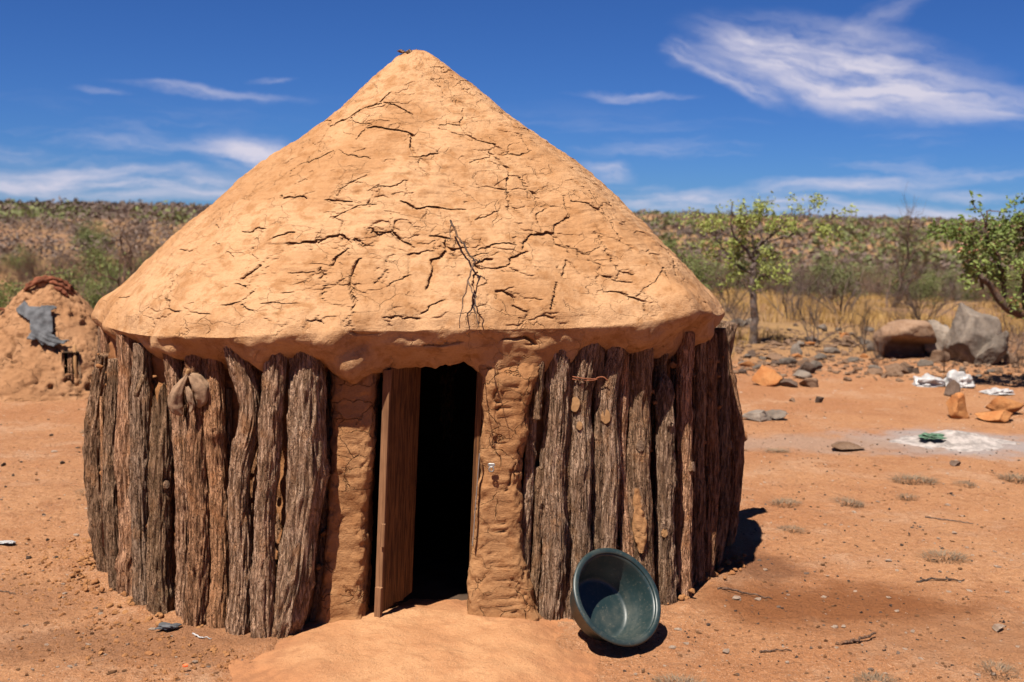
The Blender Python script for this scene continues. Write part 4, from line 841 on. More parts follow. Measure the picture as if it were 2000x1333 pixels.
# ---- the small hut behind, left
H2 = np.array([-4.60, 11.25, 0.])
def build_hut2():
    o = thing('small_mud_hut', 'small rough mud dome hut at the far left with rags on top', 'hut', tuple(H2), rz=.387)
    pr = np.array([(0, 1.06), (.10, 1.045), (.2, .98), (.33, .86), (.55, .63), (.74, .40), (.86, .22), (.97, .05), (1.06, -.05)]); L = np.linspace(0, 1, len(pr)); m, n = 110, 250
    t = np.linspace(0.01, 1, m); r = np.interp(t, L, pr[:, 0]); z = np.interp(t, L, pr[:, 1]); a = np.linspace(0, 2*np.pi, n, endpoint=False)
    V = np.stack([r[:, None]*np.cos(a), r[:, None]*np.sin(a), np.repeat(z[:, None], n, 1)], -1); P = V.reshape(-1, 3)
    d = .05*fbm(P*3, 3, 71)+.022*fbm(P*9, 4, 72, .7)+.016*fbm(P*30, 3, 73)
    c = vn(P*4.5+.3*np.stack([vn(P*13, 1), vn(P*13, 2), vn(P*13, 3)], -1), 75); d -= .06*np.exp(-(c/.045)**2)*sm(-.2, .2, vn(P*2.3+1, 76))
    c = vn(P*8+.3*np.stack([vn(P*19, 1), vn(P*19, 2), vn(P*19, 3)], -1), 78); d -= .035*np.exp(-(c/.05)**2)*sm(-.1, .3, vn(P*3.3+1, 79))
    N = np.stack([np.cos(a)*np.ones((m, 1)), np.sin(a)*np.ones((m, 1)), .5*np.ones((m, n))], -1).reshape(-1, 3); V = P+N*d[:, None]
    F = gridf(m, n, True); cc = V[F].mean(1); hole = (abs(cc[:, 0]-.175) < .052) & (abs(cc[:, 2]-.315) < .085) & (cc[:, 1] < 0); F = F[~hole]
    V = np.vstack([V, (0, 0, 1.06)]); j = np.arange(n); cap = np.c_[j, np.roll(j, -1), np.full(n, len(V)-1)]
    mk('mud_dome', V, [F[:, ::-1], cap], M['hut2'], o)
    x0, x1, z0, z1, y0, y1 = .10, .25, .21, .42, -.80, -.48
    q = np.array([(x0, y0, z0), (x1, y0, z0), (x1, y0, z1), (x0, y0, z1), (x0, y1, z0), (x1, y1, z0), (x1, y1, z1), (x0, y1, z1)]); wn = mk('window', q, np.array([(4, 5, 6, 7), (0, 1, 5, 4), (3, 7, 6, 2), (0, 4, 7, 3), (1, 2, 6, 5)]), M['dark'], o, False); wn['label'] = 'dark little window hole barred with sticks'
    for i, (xa, xb, za, zb, rr, mt) in enumerate([(.105, .11, .10, .44, .014, 'bark_d'), (.155, .16, .18, .42, .010, 'bark_d'), (.185, .18, .17, .43, .011, 'bark_d'), (.235, .215, .10, .48, .017, 'cut'), (.262, .255, .10, .36, .014, 'bark_b')]):
        v, f = tube(np.array([(xa, -.865, za), (xb, -.80+.0*zb, (za+zb)/2), (xb, -.755, zb)]), [rr, rr, rr*.9], 8); mk('stick', v, f, M[mt], wn)
    # grey cloth plastered on the slope: outline in metres (across, height)
    out = np.array([(-.30, .78), (-.21, .86), (-.17, .80), (.03, .82), (.10, .79), (.02, .76), (.04, .66), (.03, .56), (.10, .51), (.21, .51), (.14, .47), (.0, .44), (-.08, .46), (-.12, .51), (-.22, .50), (-.17, .58), (-.18, .67), (-.24, .71), (-.29, .74)])
    gx, gz = np.meshgrid(np.arange(-.32, .24, .010), np.arange(.42, .89, .010)); inside = np.zeros(gx.shape, bool); jj = len(out)-1
    for i in range(len(out)):
        (xi, zi), (xj, zj) = out[i], out[jj]; cnd = ((zi > gz) != (zj > gz)) & (gx < (xj-xi)*(gz-zi)/(zj-zi+1e-9)+xi); inside ^= cnd; jj = i
    rz = np.interp(-gz, -pr[:, 1], pr[:, 0]); Y = -np.sqrt(np.maximum(rz**2-gx**2, .0001)); nn = np.stack([gx.ravel(), gz.ravel(), 0*gx.ravel()], -1)
    fold = .014*np.sin((gz*150+gx*60+3*vn(nn*6, 4).reshape(gx.shape)))*sm(.60, .50, gz)+.012*vn(nn*22, 7).reshape(gx.shape)+.018*vn(nn*8, 9).reshape(gx.shape)
    V = np.stack([gx, Y-.02-fold, gz+.025], -1).reshape(-1, 3); F = gridf(*gx.shape); keep = inside.ravel()[F].all(1); F = F[keep]; us = np.unique(F); mp = np.full(len(V), -1); mp[us] = np.arange(len(us))
    c = mk('grey_cloth', V[us], mp[F], M['cloth_grey'], loc=tuple(H2)); c.rotation_euler = (0, 0, .387); md = c.modifiers.new('thickness', 'SOLIDIFY'); md.thickness = .006; tag(c, 'torn grey cloth stuck to the slope of the small mud hut', 'cloth')
    # russet rag bundled round the tip
    rg = thing('russet_rag', 'crumpled russet rag draped over the tip of the small mud hut', 'cloth', tuple(H2+[0, 0, 1.0]), rz=.387)
    g = np.random.default_rng(4)
    for i, p in enumerate([[(-.22, -.14, -.04), (-.10, -.17, .045), (.02, -.14, .065), (.10, -.12, .05)], [(.02, -.16, .05), (.10, -.19, .02), (.17, -.2, -.03), (.22, -.17, -.09)], [(.03, -.15, .075), (.12, -.12, .05), (.2, -.13, -.01), (.24, -.12, -.07)], [(-.2, -.12, .0), (-.08, -.1, .07), (.06, -.06, .07), (.2, -.05, .0)], [(.05, -.19, .0), (.12, -.22, -.04), (.18, -.22, -.10)]]):
        P = spline(p, 26); P += .010*np.stack([vn(P*30, i), vn(P*30, i+7), vn(P*30, i+9)], -1); v, f = tube(P, .023*(.55+.45*np.sin(np.linspace(.25, 2.9, 26)))*(1+.3*vn(P*40, 3)), 10); v += .008*np.stack([vn(v*45, 1), vn(v*45, 2), vn(v*45, 3)], -1); mk('fold', v, f, M['cloth_rust'], rg)
    for (x, y, s) in [(-.36, -.05, .05)]:
        v, f = rock_mesh((s, s*.8, s*.5), 3, 2); tag(mk('russet_scrap', v+H2+[x, -.25, .78], f, M['cloth_rust']), 'small russet scrap high on the shoulder of the small mud hut', 'cloth')
build_hut2()

# ---- stones
def put_stone(name, x, y, size, seed, mat, label, cat='stone', group=None, rz=0., tilt=(0, 0), sink=.3, sub=3, facets=9):
    v, f = rock_mesh(size, seed, sub, facets, .09, (.62, .88) if cat == 'boulder' else (.38, .75)); z = float(ground_z(np.array([x]), np.array([y]))[0])
    o = mk(name, v, f, M[mat], smooth=True); o.location = (x, y, z+size[2]*(1-2*sink)); o.rotation_euler = (tilt[0], tilt[1], rz); return tag(o, label, cat, group)
put_stone('boulder', 5.98, 14.75, (.37, .34, .44), 19, 'stone_grey', 'big upright grey boulder, tallest of the rocks at right', 'boulder', sink=.14, sub=4, facets=7, tilt=(-.1, .05))
put_stone('boulder', 6.13, 14.42, (.15, .13, .30), 31, 'stone_grey', 'narrow grey slab leaning against the tall grey boulder', 'boulder', sink=.18, sub=4, tilt=(.1, .55))
def overhang():
    v, f = rock_mesh((.54, .42, .36), 17, 4, 9, .08, (.55, .85)); k = sm(.16, -.08, v[:, 2])*sm(.10, -.25, v[:, 1])*sm(.50, .32, abs(v[:, 0]-.04)); v[:, 1] += k*(.16-v[:, 1])*.95; v[:, 2] += k*.05
    z = float(ground_z(np.array([5.32]), np.array([14.9]))[0]); o = mk('boulder', v, f, M['stone_brown']); o.location = (5.27, 14.95, z+.15); o.rotation_euler = (0, .08, .12); tag(o, 'flat-topped brown boulder with a dark hollow beneath it', 'boulder')
overhang()
put_stone('boulder', 5.68, 15.1, (.24, .22, .30), 44, 'stone_grey', 'grey rock wedged between the hollow boulder and the tall boulder', 'boulder', sink=.15, sub=4, tilt=(0, -.5))
put_stone('stone', 5.42, 14.35, (.16, .13, .10), 51, 'stone_brown', 'rounded brown stone in front of the hollow boulder', sink=.2)
put_stone('stone', 6.40, 14.55, (.16, .14, .11), 52, 'stone_brown', 'pale brown stone right of the leaning grey slab', sink=.2)
put_stone('orange_rock', 2.73, 12.1, (.17, .16, .13), 61, 'stone_orange', 'blocky bright orange rock nearest the hut wall', 'rock', sink=.14, sub=3, facets=7)
put_stone('stone', 2.95, 12.02, (.11, .10, .07), 62, 'stone_dark', 'small dark stone touching the bright orange rock', sink=.2)
put_stone('stone', 3.22, 12.15, (.17, .12, .07), 63, 'stone_brown', 'flat brown stone right of the bright orange rock', sink=.2)
put_stone('stone', 3.28, 12.75, (.16, .12, .08), 64, 'stone_grey', 'pale flat stone just behind the bright orange rock', sink=.2)
put_stone('flat_stone', 2.18, 9.95, (.19, .13, .055), 65, 'stone_grey', 'wide flat grey stone on bare sand right of the hut', sink=.12)
put_stone('flat_stone', 2.38, 10.0, (.13, .12, .05), 66, 'stone_grey', 'smaller grey stone overlapping the wide flat grey stone', sink=.12)
put_stone('flat_stone', 2.62, 8.72, (.22, .13, .035), 67, 'stone_brown', 'flat buff slab at the near edge of the ash', sink=.15)
put_stone('orange_rock', 4.08, 10.30, (.15, .12, .13), 68, 'stone_orange', 'pointed orange rock behind the ash heap', 'rock', sink=.1, facets=7, tilt=(.2, .3))
put_stone('orange_rock', 4.62, 10.55, (.17, .14, .10), 69, 'stone_orange', 'layered orange block at far right behind the ash', 'rock', sink=.02, facets=6)
put_stone('orange_rock', 4.42, 10.15, (.24, .15, .06), 70, 'stone_orange', 'broad low orange slab beside the layered orange block', 'rock', sink=.1, facets=6)
put_stone('stump', 4.54, 11.6, (.09, .07, .10), 72, 'stone_dark', 'short charred stump end between plastic bags and ash', 'stump', sink=.15, facets=5)
put_stone('stone', 3.28, 8.22, (.055, .05, .035), 73, 'stone_dark', 'small dark lump at the near edge of the ash', sink=.2)
put_stone('stone', 3.02, 11.0, (.055, .05, .045), 74, 'stone_dark', 'dark fist-sized stone alone on open sand', sink=.2)
put_stone('stone', 2.76, 11.05, (.04, .04, .03), 75, 'stone_brown', 'little reddish stone left of the lone dark stone', sink=.2)
put_stone('pale_stone', 2.15, 4.82, (.032, .028, .02), 76, 'pebble_pale', 'pale stone at the right edge of the foreground sand', sink=.2)
g = np.random.default_rng(21)
kinds = [('stone_brown', 'brown stone in the rubble belt behind the yard', 'brown rubble stones'), ('stone_grey', 'grey stone in the rubble belt behind the yard', 'grey rubble stones'), ('stone_dark', 'dark stone in the rubble belt behind the yard', 'dark rubble stones'), ('stone_orange', 'orange stone in the rubble belt behind the yard', 'orange rubble stones')]
PROT = {}
for q in range(240):
    y = g.uniform(13.2, 19.5) if q > 35 else g.uniform(13.0, 14.8); x = g.uniform(.135, .50)*y
    if abs(x-5.6) < .75 and 14 < y < 15.5: continue
    ki = int(g.choice([0, 0, 1, 1, 2, 3], p=[.25, .2, .2, .15, .14, .06])); vi = int(g.integers(0, 4)); s = g.uniform(.035, .13)*(1.6 if g.random() < .15 else 1); mt, lb, gp = kinds[ki]
    if (ki, vi) not in PROT:
        v, f = rock_mesh((1, .85, .75), 200+ki*10+vi, 3, 11); o = mk('stone', v, f, M[mt]); PROT[(ki, vi)] = o; tag(o, lb, 'stone', gp)
    else: o = dup(PROT[(ki, vi)], (0, 0, 0))
    kx = x/y; where = next(t for lim_, t in ((.17, 'beside the hut wall'), (.20, 'left of the young tree'), (.23, 'below the young tree'), (.265, 'just right of the young tree'), (.30, 'below the upright bare shrub'), (.33, 'left of the hollow boulder'), (.385, 'near the hollow boulder'), (.43, 'near the tall boulder'), (9, 'at the right edge')) if kx < lim_)
    o['label'] = ('small', 'fist-sized', 'larger')[(s > .07)+(s > .11)]+' '+lb.split()[0]+' rubble stone '+where+', '+('front edge' if y < 14 else 'second row' if y < 15 else 'middle' if y < 16.5 else 'back' if y < 18 else 'far back')+' of belt'
    o.location = (x, y, float(ground_z(np.array([x]), np.array([y]))[0])+s*.2); o.rotation_euler = (g.normal(0, .15), g.normal(0, .15), g.uniform(0, 6.28)); o.scale = (s, s, s*g.uniform(.7, 1.1))
for q in range(26):                                                  # the left yard
    y = g.uniform(5.2, 9.6); x = -.37*y-g.uniform(-.12, .09)*y; vi = int(g.integers(0, 4)); s = g.uniform(.014, .034)
    if math.hypot(x-HC[0], y-HC[1]) < 1.85: continue
    o = dup(PROT.get((2, vi)) or PROT[(0, 0)], (x, y, float(ground_z(np.array([x]), np.array([y]))[0])+s*.3), g.uniform(0, 6), (s, s, s*.8), 'small stone on the sand left of the large hut', 'small stones left of the large hut')

# ---- ash heap and rubbish
def build_ash():
    n, m = 160, 70; a = np.linspace(0, 2*np.pi, n, endpoint=False); t = np.linspace(0, 1, m); rx, ry = .50, .34; R = 1+.16*vn(np.c_[np.cos(a)*1.8, np.sin(a)*1.8, 0*a], 3)
    X = 3.62+np.outer(t, R*np.cos(a))*rx; Y = 9.12+np.outer(t, R*np.sin(a))*ry; P = np.stack([X, Y, 0*X], -1).reshape(-1, 3)
    Z = .085*(1-t[:, None])**1.6+.05*np.exp(-((X-3.70)**2+(Y-9.3)**2)/.03)+(.022*fbm(P*7, 3, 81)+.012*fbm(P*24, 3, 82)).reshape(X.shape)*(1-t[:, None]**4)-.012*sm(.9, 1, t)[:, None]
    Z = np.maximum(Z, -.02)+ground_z(X.ravel(), Y.ravel()).reshape(X.shape); tag(mk('ash_heap', np.stack([X, Y, Z], -1).reshape(-1, 3), gridf(m, n, True), M['ash']), 'pale grey heap of fireplace ash on the right', 'ash heap')
build_ash()
def crumple(name, x, y, size, seed, mat, label, cat, peaks=1.):
    v, f = ICO[4]; v = v.copy(); n = np.abs(vn(v*1.6+seed, seed))+.35*np.abs(vn(v*3.4, seed+1))+.15*np.abs(vn(v*9, seed+2)); v = v*(.55+.75*n*peaks)[:, None]*np.array(size); v[:, 2] = np.where(v[:, 2] < 0, v[:, 2]*.25, v[:, 2])
    o = mk(name, v, f, M[mat]); o.location = (x, y, float(ground_z(np.array([x]), np.array([y]))[0])+.015); tag(o, label, cat)
crumple('plastic_bag', 4.58, 12.35, (.20, .13, .10), 3, 'bag', 'crumpled white plastic bag left of the shiny bag', 'bag')
crumple('plastic_bag', 4.90, 12.35, (.19, .13, .15), 8, 'bag', 'puffed shiny whitish plastic bag between two flat scraps', 'bag', .9)
crumple('plastic_bag', 5.10, 11.8, (.17, .10, .055), 15, 'bag', 'flat white plastic scrap at the far right on sand', 'bag')
crumple('plastic_scrap', 3.40, 9.05, (.09, .06, .035), 21, 'scrap', 'crumpled green plastic scrap lying on the ash', 'scrap'); bpy.data.objects['plastic_scrap'].location.z += .045
crumple('paper_scrap', -2.62, 5.8, (.045, .03, .008), 27, 'bag', 'white paper scrap at the left edge of the yard', 'scrap')
v, f = box((0, 0, 0), (.020, .011, .010), .002); o = mk('orange_scrap', v, f, M['orange_plastic'], smooth=False); o.location = (-1.23, 4.2, .02); o.rotation_euler = (0, 0, .3); tag(o, 'tiny bright orange plastic piece on the foreground earth', 'scrap')
def litter(name, pts, r, mat, label, cat):
    P = spline(pts, 16); P = np.c_[P[:, :2], ground_z(P[:, 0], P[:, 1])+P[:, 2]+r]; P += r*.5*np.random.default_rng(len(label)).normal(size=P.shape); v, f = tube(P, np.linspace(r, r*.55, 16), 6); tag(mk(name, v, f, M[mat]), label, cat)
litter('stick', [(1.38, 4.60, 0), (1.47, 4.63, .006), (1.58, 4.70, .012)], .008, 'twig', 'dark stick on the sand in the right foreground', 'stick')
litter('stick', [(1.03, 4.48, 0), (1.10, 4.50, .004), (1.17, 4.50, 0)], .004, 'twig', 'short thin dark twig nearest the basin', 'stick')
litter('stick', [(2.02, 5.46, 0), (2.12, 5.48, .006), (2.26, 5.48, 0)], .006, 'twig', 'dark twig beside a dry tuft on the right', 'stick')
litter('stick', [(2.50, 6.68, 0), (2.62, 6.62, .004), (2.74, 6.56, 0)], .004, 'twig_grey', 'long thin grey twig far right on the sand', 'stick')
litter('stick', [(.98, 5.18, 0), (1.10, 5.20, .01), (1.24, 5.16, 0)], .006, 'twig', 'crooked twig on dark earth by the hut shadow', 'stick')
litter('stick', [(-2.42, 5.02, 0), (-2.34, 5.05, .004), (-2.24, 5.03, 0)], .004, 'twig', 'thin dark twig on the left yard', 'stick')
litter('fibre', [(-1.30, 4.55, 0), (-1.26, 4.51, .004), (-1.21, 4.50, 0)], .004, 'bag', 'curl of white fibre on earth before the posts', 'scrap')
crumple('feather_scrap', -1.42, 4.60, (.05, .025, .016), 33, 'cloth_grey', 'wisp of grey fluff on earth before the posts', 'scrap')

# ---- pebbles, droppings, crumbs: uncountable
def scatter(name, n, seed, mat, label, smin, smax, area, flat=.6, sub=0, cat=None):
    g = np.random.default_rng(seed); v0, f0 = ICO[sub]; X, Y = area(g, n); keep = (np.hypot(X-HC[0], Y-HC[1]) > 1.72) & ~((abs(X+.33) < .66) & (abs(Y-4.36) < .64)); X, Y = X[keep], Y[keep]; n = len(X)
    s = smin*(smax/smin)**(g.random(n)**2.2); Z = ground_z(X, Y); a = g.uniform(0, 6.28, n); el = g.uniform(.7, 1.4, n)
    jit = 1+.28*g.normal(size=(n, len(v0))); V = v0[None]*jit[..., None]; V = V*np.stack([s*el, s, s*flat], -1)[:, None]
    x = V[..., 0]*np.cos(a)[:, None]-V[..., 1]*np.sin(a)[:, None]; y = V[..., 0]*np.sin(a)[:, None]+V[..., 1]*np.cos(a)[:, None]
    V = np.stack([x+X[:, None], y+Y[:, None], V[..., 2]+(Z+s*.25)[:, None]], -1).reshape(-1, 3); F = (f0[None]+(np.arange(n)*len(v0))[:, None, None]).reshape(-1, 3)
    tag(mk(name, V, F, M[mat], smooth=False), label, kind='stuff')
def yard(g, n):
    y = 3.9*(16/3.9)**g.random(n); return g.uniform(-.5, .5, n)*y, y
def rightyard(g, n):
    y = 4.0*(12/4.0)**g.random(n); return g.uniform(.1, .5, n)*y, y
def leftfoot(g, n):
    a = np.radians(g.uniform(-178, -108, n)); r = 1.72+np.abs(g.normal(0, .22, n)); return HC[0]+r*np.cos(a), HC[1]+r*np.sin(a)
def belt(g, n):
    y = g.uniform(12.6, 19, n); return g.uniform(.13, .5, n)*y, y
scatter('rubble_gravel', 2600, 9, 'stone_brown', 'brown gravel and rubble at the edge of the yard', .01, .05, belt, .6, 0)
scatter('red_pebbles', 5200, 1, 'pebble_red', 'reddish grit and pebbles scattered over the yard', .002, .012, yard)
scatter('pale_pebbles', 2300, 2, 'pebble_pale', 'pale quartz pebbles scattered over the yard', .003, .017, yard, .45)
scatter('droppings', 620, 3, 'dung', 'dark goat droppings scattered on the sand', .004, .009, rightyard, .9, 0)
scatter('earth_crumbs', 1000, 4, 'infill', 'crumbled earth along the foot of the posts', .003, .012, leftfoot, .8)
scatter('dark_pebbles', 900, 6, 'stone_dark', 'dark gravel on the yard', .003, .012, yard)
# ---------------------------------------------------------------- vegetation
def blades(n, seed, spread, h, w, lean=.5, dome=0.):
    """n thin bent blades rising from a disc"""
    g = np.random.default_rng(seed); a = g.uniform(0, 6.28, n); r = spread*np.sqrt(g.random(n)); x, y = r*np.cos(a), r*np.sin(a); H = h*g.uniform(.45, 1.1, n)*(1-dome*(r/spread)**2); b = a+g.normal(0, .8, n); L = lean*H*g.uniform(.2, 1.2, n)
    dx, dy = np.cos(b)*L, np.sin(b)*L; px, py = -np.sin(b+g.normal(0, .6, n))*w, np.cos(b)*w
    V = np.stack([np.stack([x-px, y-py, 0*x], -1), np.stack([x+px, y+py, 0*x], -1), np.stack([x+dx*.45+px*.6, y+dy*.45+py*.6, H*.65], -1), np.stack([x+dx*.45-px*.6, y+dy*.45-py*.6, H*.65], -1), np.stack([x+dx, y+dy, H], -1)], 1).reshape(-1, 3)
    k = (np.arange(n)*5)[:, None]; return V, [np.concatenate([k+[3, 2, 4]]), np.concatenate([k+[0, 1, 2, 3]])]
# low dry tufts on the sand
v, f = blades(420, 2, .10, .07, .0016, 1.6, .6); tp = mk('dry_tuft', v, f, M['tuft']); tag(tp, 'x', 'grass tuft', 'dry tufts on the sand')
TUFTS = [(2.76, 7.62, 1.5, 'largest domed dry tuft on the sand near the ash'), (3.08, 7.55, .9, 'small dry tuft right of the largest domed tuft'), (3.55, 7.75, 1.5, 'ragged dry tuft at the right edge of the yard'), (1.72, 6.95, 1.1, 'dry tuft closest to the hut wall on the right'), (2.12, 6.98, 1.1, 'dry tuft second from the hut wall on the right'), (2.30, 5.85, 1.2, 'flattened brown tuft on the right foreground sand'),
         (1.42, 4.18, 1.0, 'grey tuft cut by the lower edge at right'), (.66, 4.12, 1.0, 'grey tuft cut by the lower edge below the basin'), (2.55, 7.15, .8, 'thin dry tuft in the middle of the right yard'), (1.62, 6.35, .8, 'sparse dry tuft beyond the hut shadow'), (2.05, 8.6, 1., 'faint dry tuft between the flat grey stone and ash'), (-2.62, 6.9, .8, 'dry tuft on the left yard beyond the posts'), (-3.3, 8.9, 1.1, 'dark dry tuft on the left yard near the small hut'), (1.95, 4.35, .9, 'low dry tuft in the right foreground corner')]
for i, (x, y, s, lb) in enumerate(TUFTS):
    z = float(ground_z(np.array([x]), np.array([y]))[0]); o = tp if i == 0 else dup(tp, (0, 0, 0)); o.location = (x, y, z-.005); o.rotation_euler = (0, 0, i*1.3); o.scale = (s, s*.8, s*.5); o['label'] = lb
# yellow grass beyond the yard
def grassland():
    g = np.random.default_rng(8); n = 7000; y = 14.5+31.5*g.random(n)**1.5; x = g.uniform(-.05, .62, n)*y; nn = vn(np.stack([x*.45, y*.45, 0*x], -1), 9)+.6*vn(np.stack([x*1.3, y*1.3, 0*x], -1), 8); keep = (nn > .02+.55*sm(17.5, 14.5, y)-.25*np.exp(-((x/y-.20)/.05)**2)); x, y = x[keep], y[keep]; L = []
    x2 = g.uniform(-.62, -.30, 900); y2 = g.uniform(17, 60, 900); x = np.r_[x, x2*y2]; y = np.r_[y, y2]
    z = ground_z(x, y)
    base = [blades(11, 100+k, .16, .34, .005, .6) for k in range(6)]
    for i in range(len(x)):
        v, f = base[i % 6]; s = .6+.5*g.random(); c, s_ = math.cos(i), math.sin(i); L.append((np.c_[(v[:, 0]*c-v[:, 1]*s_)*s+x[i], (v[:, 0]*s_+v[:, 1]*c)*s+y[i], v[:, 2]*s*.8+z[i]-.01], f))
    V, F = cat_mesh(L); tag(mk('dry_grass', V, F, M['grass']), 'yellow dry grass growing beyond the stones', kind='stuff')
grassland()

def grow(seed, stems, levels, spread, taper=.62, up=.25, wob=.12, sides=(6, 5, 4, 3)):
    """stems: [(P0, dir, length, radius)] -> branch meshes and end points"""
    g = np.random.default_rng(seed); parts = []; tips = []
    def br(p, d, L, r, lv):
        n = 6; P = [np.array(p, float)]; d = np.array(d, float); d /= np.linalg.norm(d)
        for _ in range(n-1):
            d = d+wob*g.normal(size=3)+[0, 0, up*.12]; d /= np.linalg.norm(d); P.append(P[-1]+d*L/(n-1))
        P = np.array(P); R = np.linspace(r, r*taper*.75, n); v, f = tube(P, R, sides[min(lv, len(sides)-1)], False); parts.append((v, f))
        if lv >= len(levels): tips.extend([P[-1], P[-2], P[-3]]); return
        for q in range(levels[lv]):
            t = g.uniform(.3, 1); i = min(n-2, int(t*(n-1))); c = P[i]+(P[i+1]-P[i])*(t*(n-1)-i); w = g.normal(size=3); w -= w@d*d; w /= np.linalg.norm(w); nd = d*(1-.35*spread)+w*spread*g.uniform(.5, 1.1)+[0, 0, up*.5]
            br(c, nd, L*g.uniform(.42, .78), max(.0012, r*taper*g.uniform(.55, .9)), lv+1)
    for (p, d, L, r) in stems: br(p, d, L, r, 0)
    return parts, np.array(tips)
def leaves(C, per, rad, size, seed, asp=.55):
    """leaf-sized folded quads in clumps round the points C"""
    g = np.random.default_rng(seed); n = len(C)*per; c = np.repeat(C, per, 0)+g.normal(size=(n, 3))*rad; a = g.normal(size=(n, 3)); a[:, 2] = a[:, 2]*.6; a /= np.linalg.norm(a, axis=1)[:, None]; b = np.cross(a, g.normal(size=(n, 3))); b /= np.linalg.norm(b, axis=1)[:, None]; s = size*g.uniform(.6, 1.25, n)[:, None]; nn = np.cross(a, b)
    V = np.stack([c-a*s*.5, c+b*s*asp*.5+nn*s*.12, c+a*s*.5, c-b*s*asp*.5+nn*s*.12], 1).reshape(-1, 3); k = (np.arange(n)*4)[:, None]
    return V, np.concatenate([np.concatenate([k+[0, 1, 2]]), np.concatenate([k+[0, 2, 3]])])

# ---- the young tree right of the hut
def tree_a():
    o = thing('young_tree', 'slender young tree with sparse light green crown right of the hut', 'tree', (3.47, 16.29, float(ground_z(np.array([3.47]), np.array([16.29]))[0])-.03))
    L = lambda p, dy=0.: [((x-1470)/136, dy*k/(len(p)-1), (672-y)/136) for k, (x, y) in enumerate(p)]
    limbs = [(L([(1470, 676), (1471, 640), (1471, 600), (1465, 560), (1464, 530), (1466, 508)]), .062, .04)]
    for p, dy, r in [([(1466, 510), (1450, 485), (1425, 462), (1418, 440), (1411, 392)], -.25, .028), ([(1466, 508), (1474, 478), (1488, 468), (1520, 440), (1548, 404)], .3, .028), ([(1464, 530), (1440, 520), (1420, 500), (1400, 470), (1385, 430), (1352, 410)], .35, .022), ([(1488, 468), (1530, 455), (1565, 450), (1590, 430), (1604, 412)], -.35, .018),
                     ([(1466, 505), (1462, 470), (1458, 440), (1445, 396)], .1, .022), ([(1470, 490), (1484, 450), (1478, 420), (1486, 400)], .4, .018), ([(1468, 545), (1480, 530), (1495, 540), (1500, 548)], -.2, .012), ([(1466, 560), (1450, 545), (1440, 550), (1436, 556)], .2, .011), ([(1425, 462), (1400, 455), (1372, 452)], -.1, .012), ([(1520, 440), (1545, 432), (1575, 402)], .1, .012), ([(1466, 515), (1500, 500), (1508, 498)], .3, .012), ([(1450, 485), (1432, 500), (1430, 520)], .2, .010)]:
        limbs.append((L(p, dy), r, r*.3))
    parts = []; stems = []; g = np.random.default_rng(6); C = []
    for q, (p, ra, rb) in enumerate(limbs):
        P = spline(p, 22); P += np.r_[np.zeros((1, 3)), .012*g.normal(size=(21, 3))]; parts.append(tube(P, np.linspace(ra, rb, 22), 8))
        if q:
            for i in range(7, 22, 3): d = g.normal(size=3)*[1, 1, .7]+[0, 0, .25]; stems.append((P[i], d, g.uniform(.16, .34), rb*.8+.002))
            C.append(P[-1:])
    bp, tips = grow(16, stems, [3], .8, .6, .2, .22); V, F = cat_mesh(parts); mk('trunk', V, F, M['twig_grey'], o); V, F = cat_mesh(bp); tag(mk('twigs', V, F, M['twig'], o), kind='stuff')
    C = np.concatenate(C+[tips]); g2 = np.random.default_rng(3); C = C[g2.random(len(C)) < .8]; V, F = leaves(C, 9, .042, .052, 5); mk('crown', V, F, M['leaf'], o, False)
tree_a()
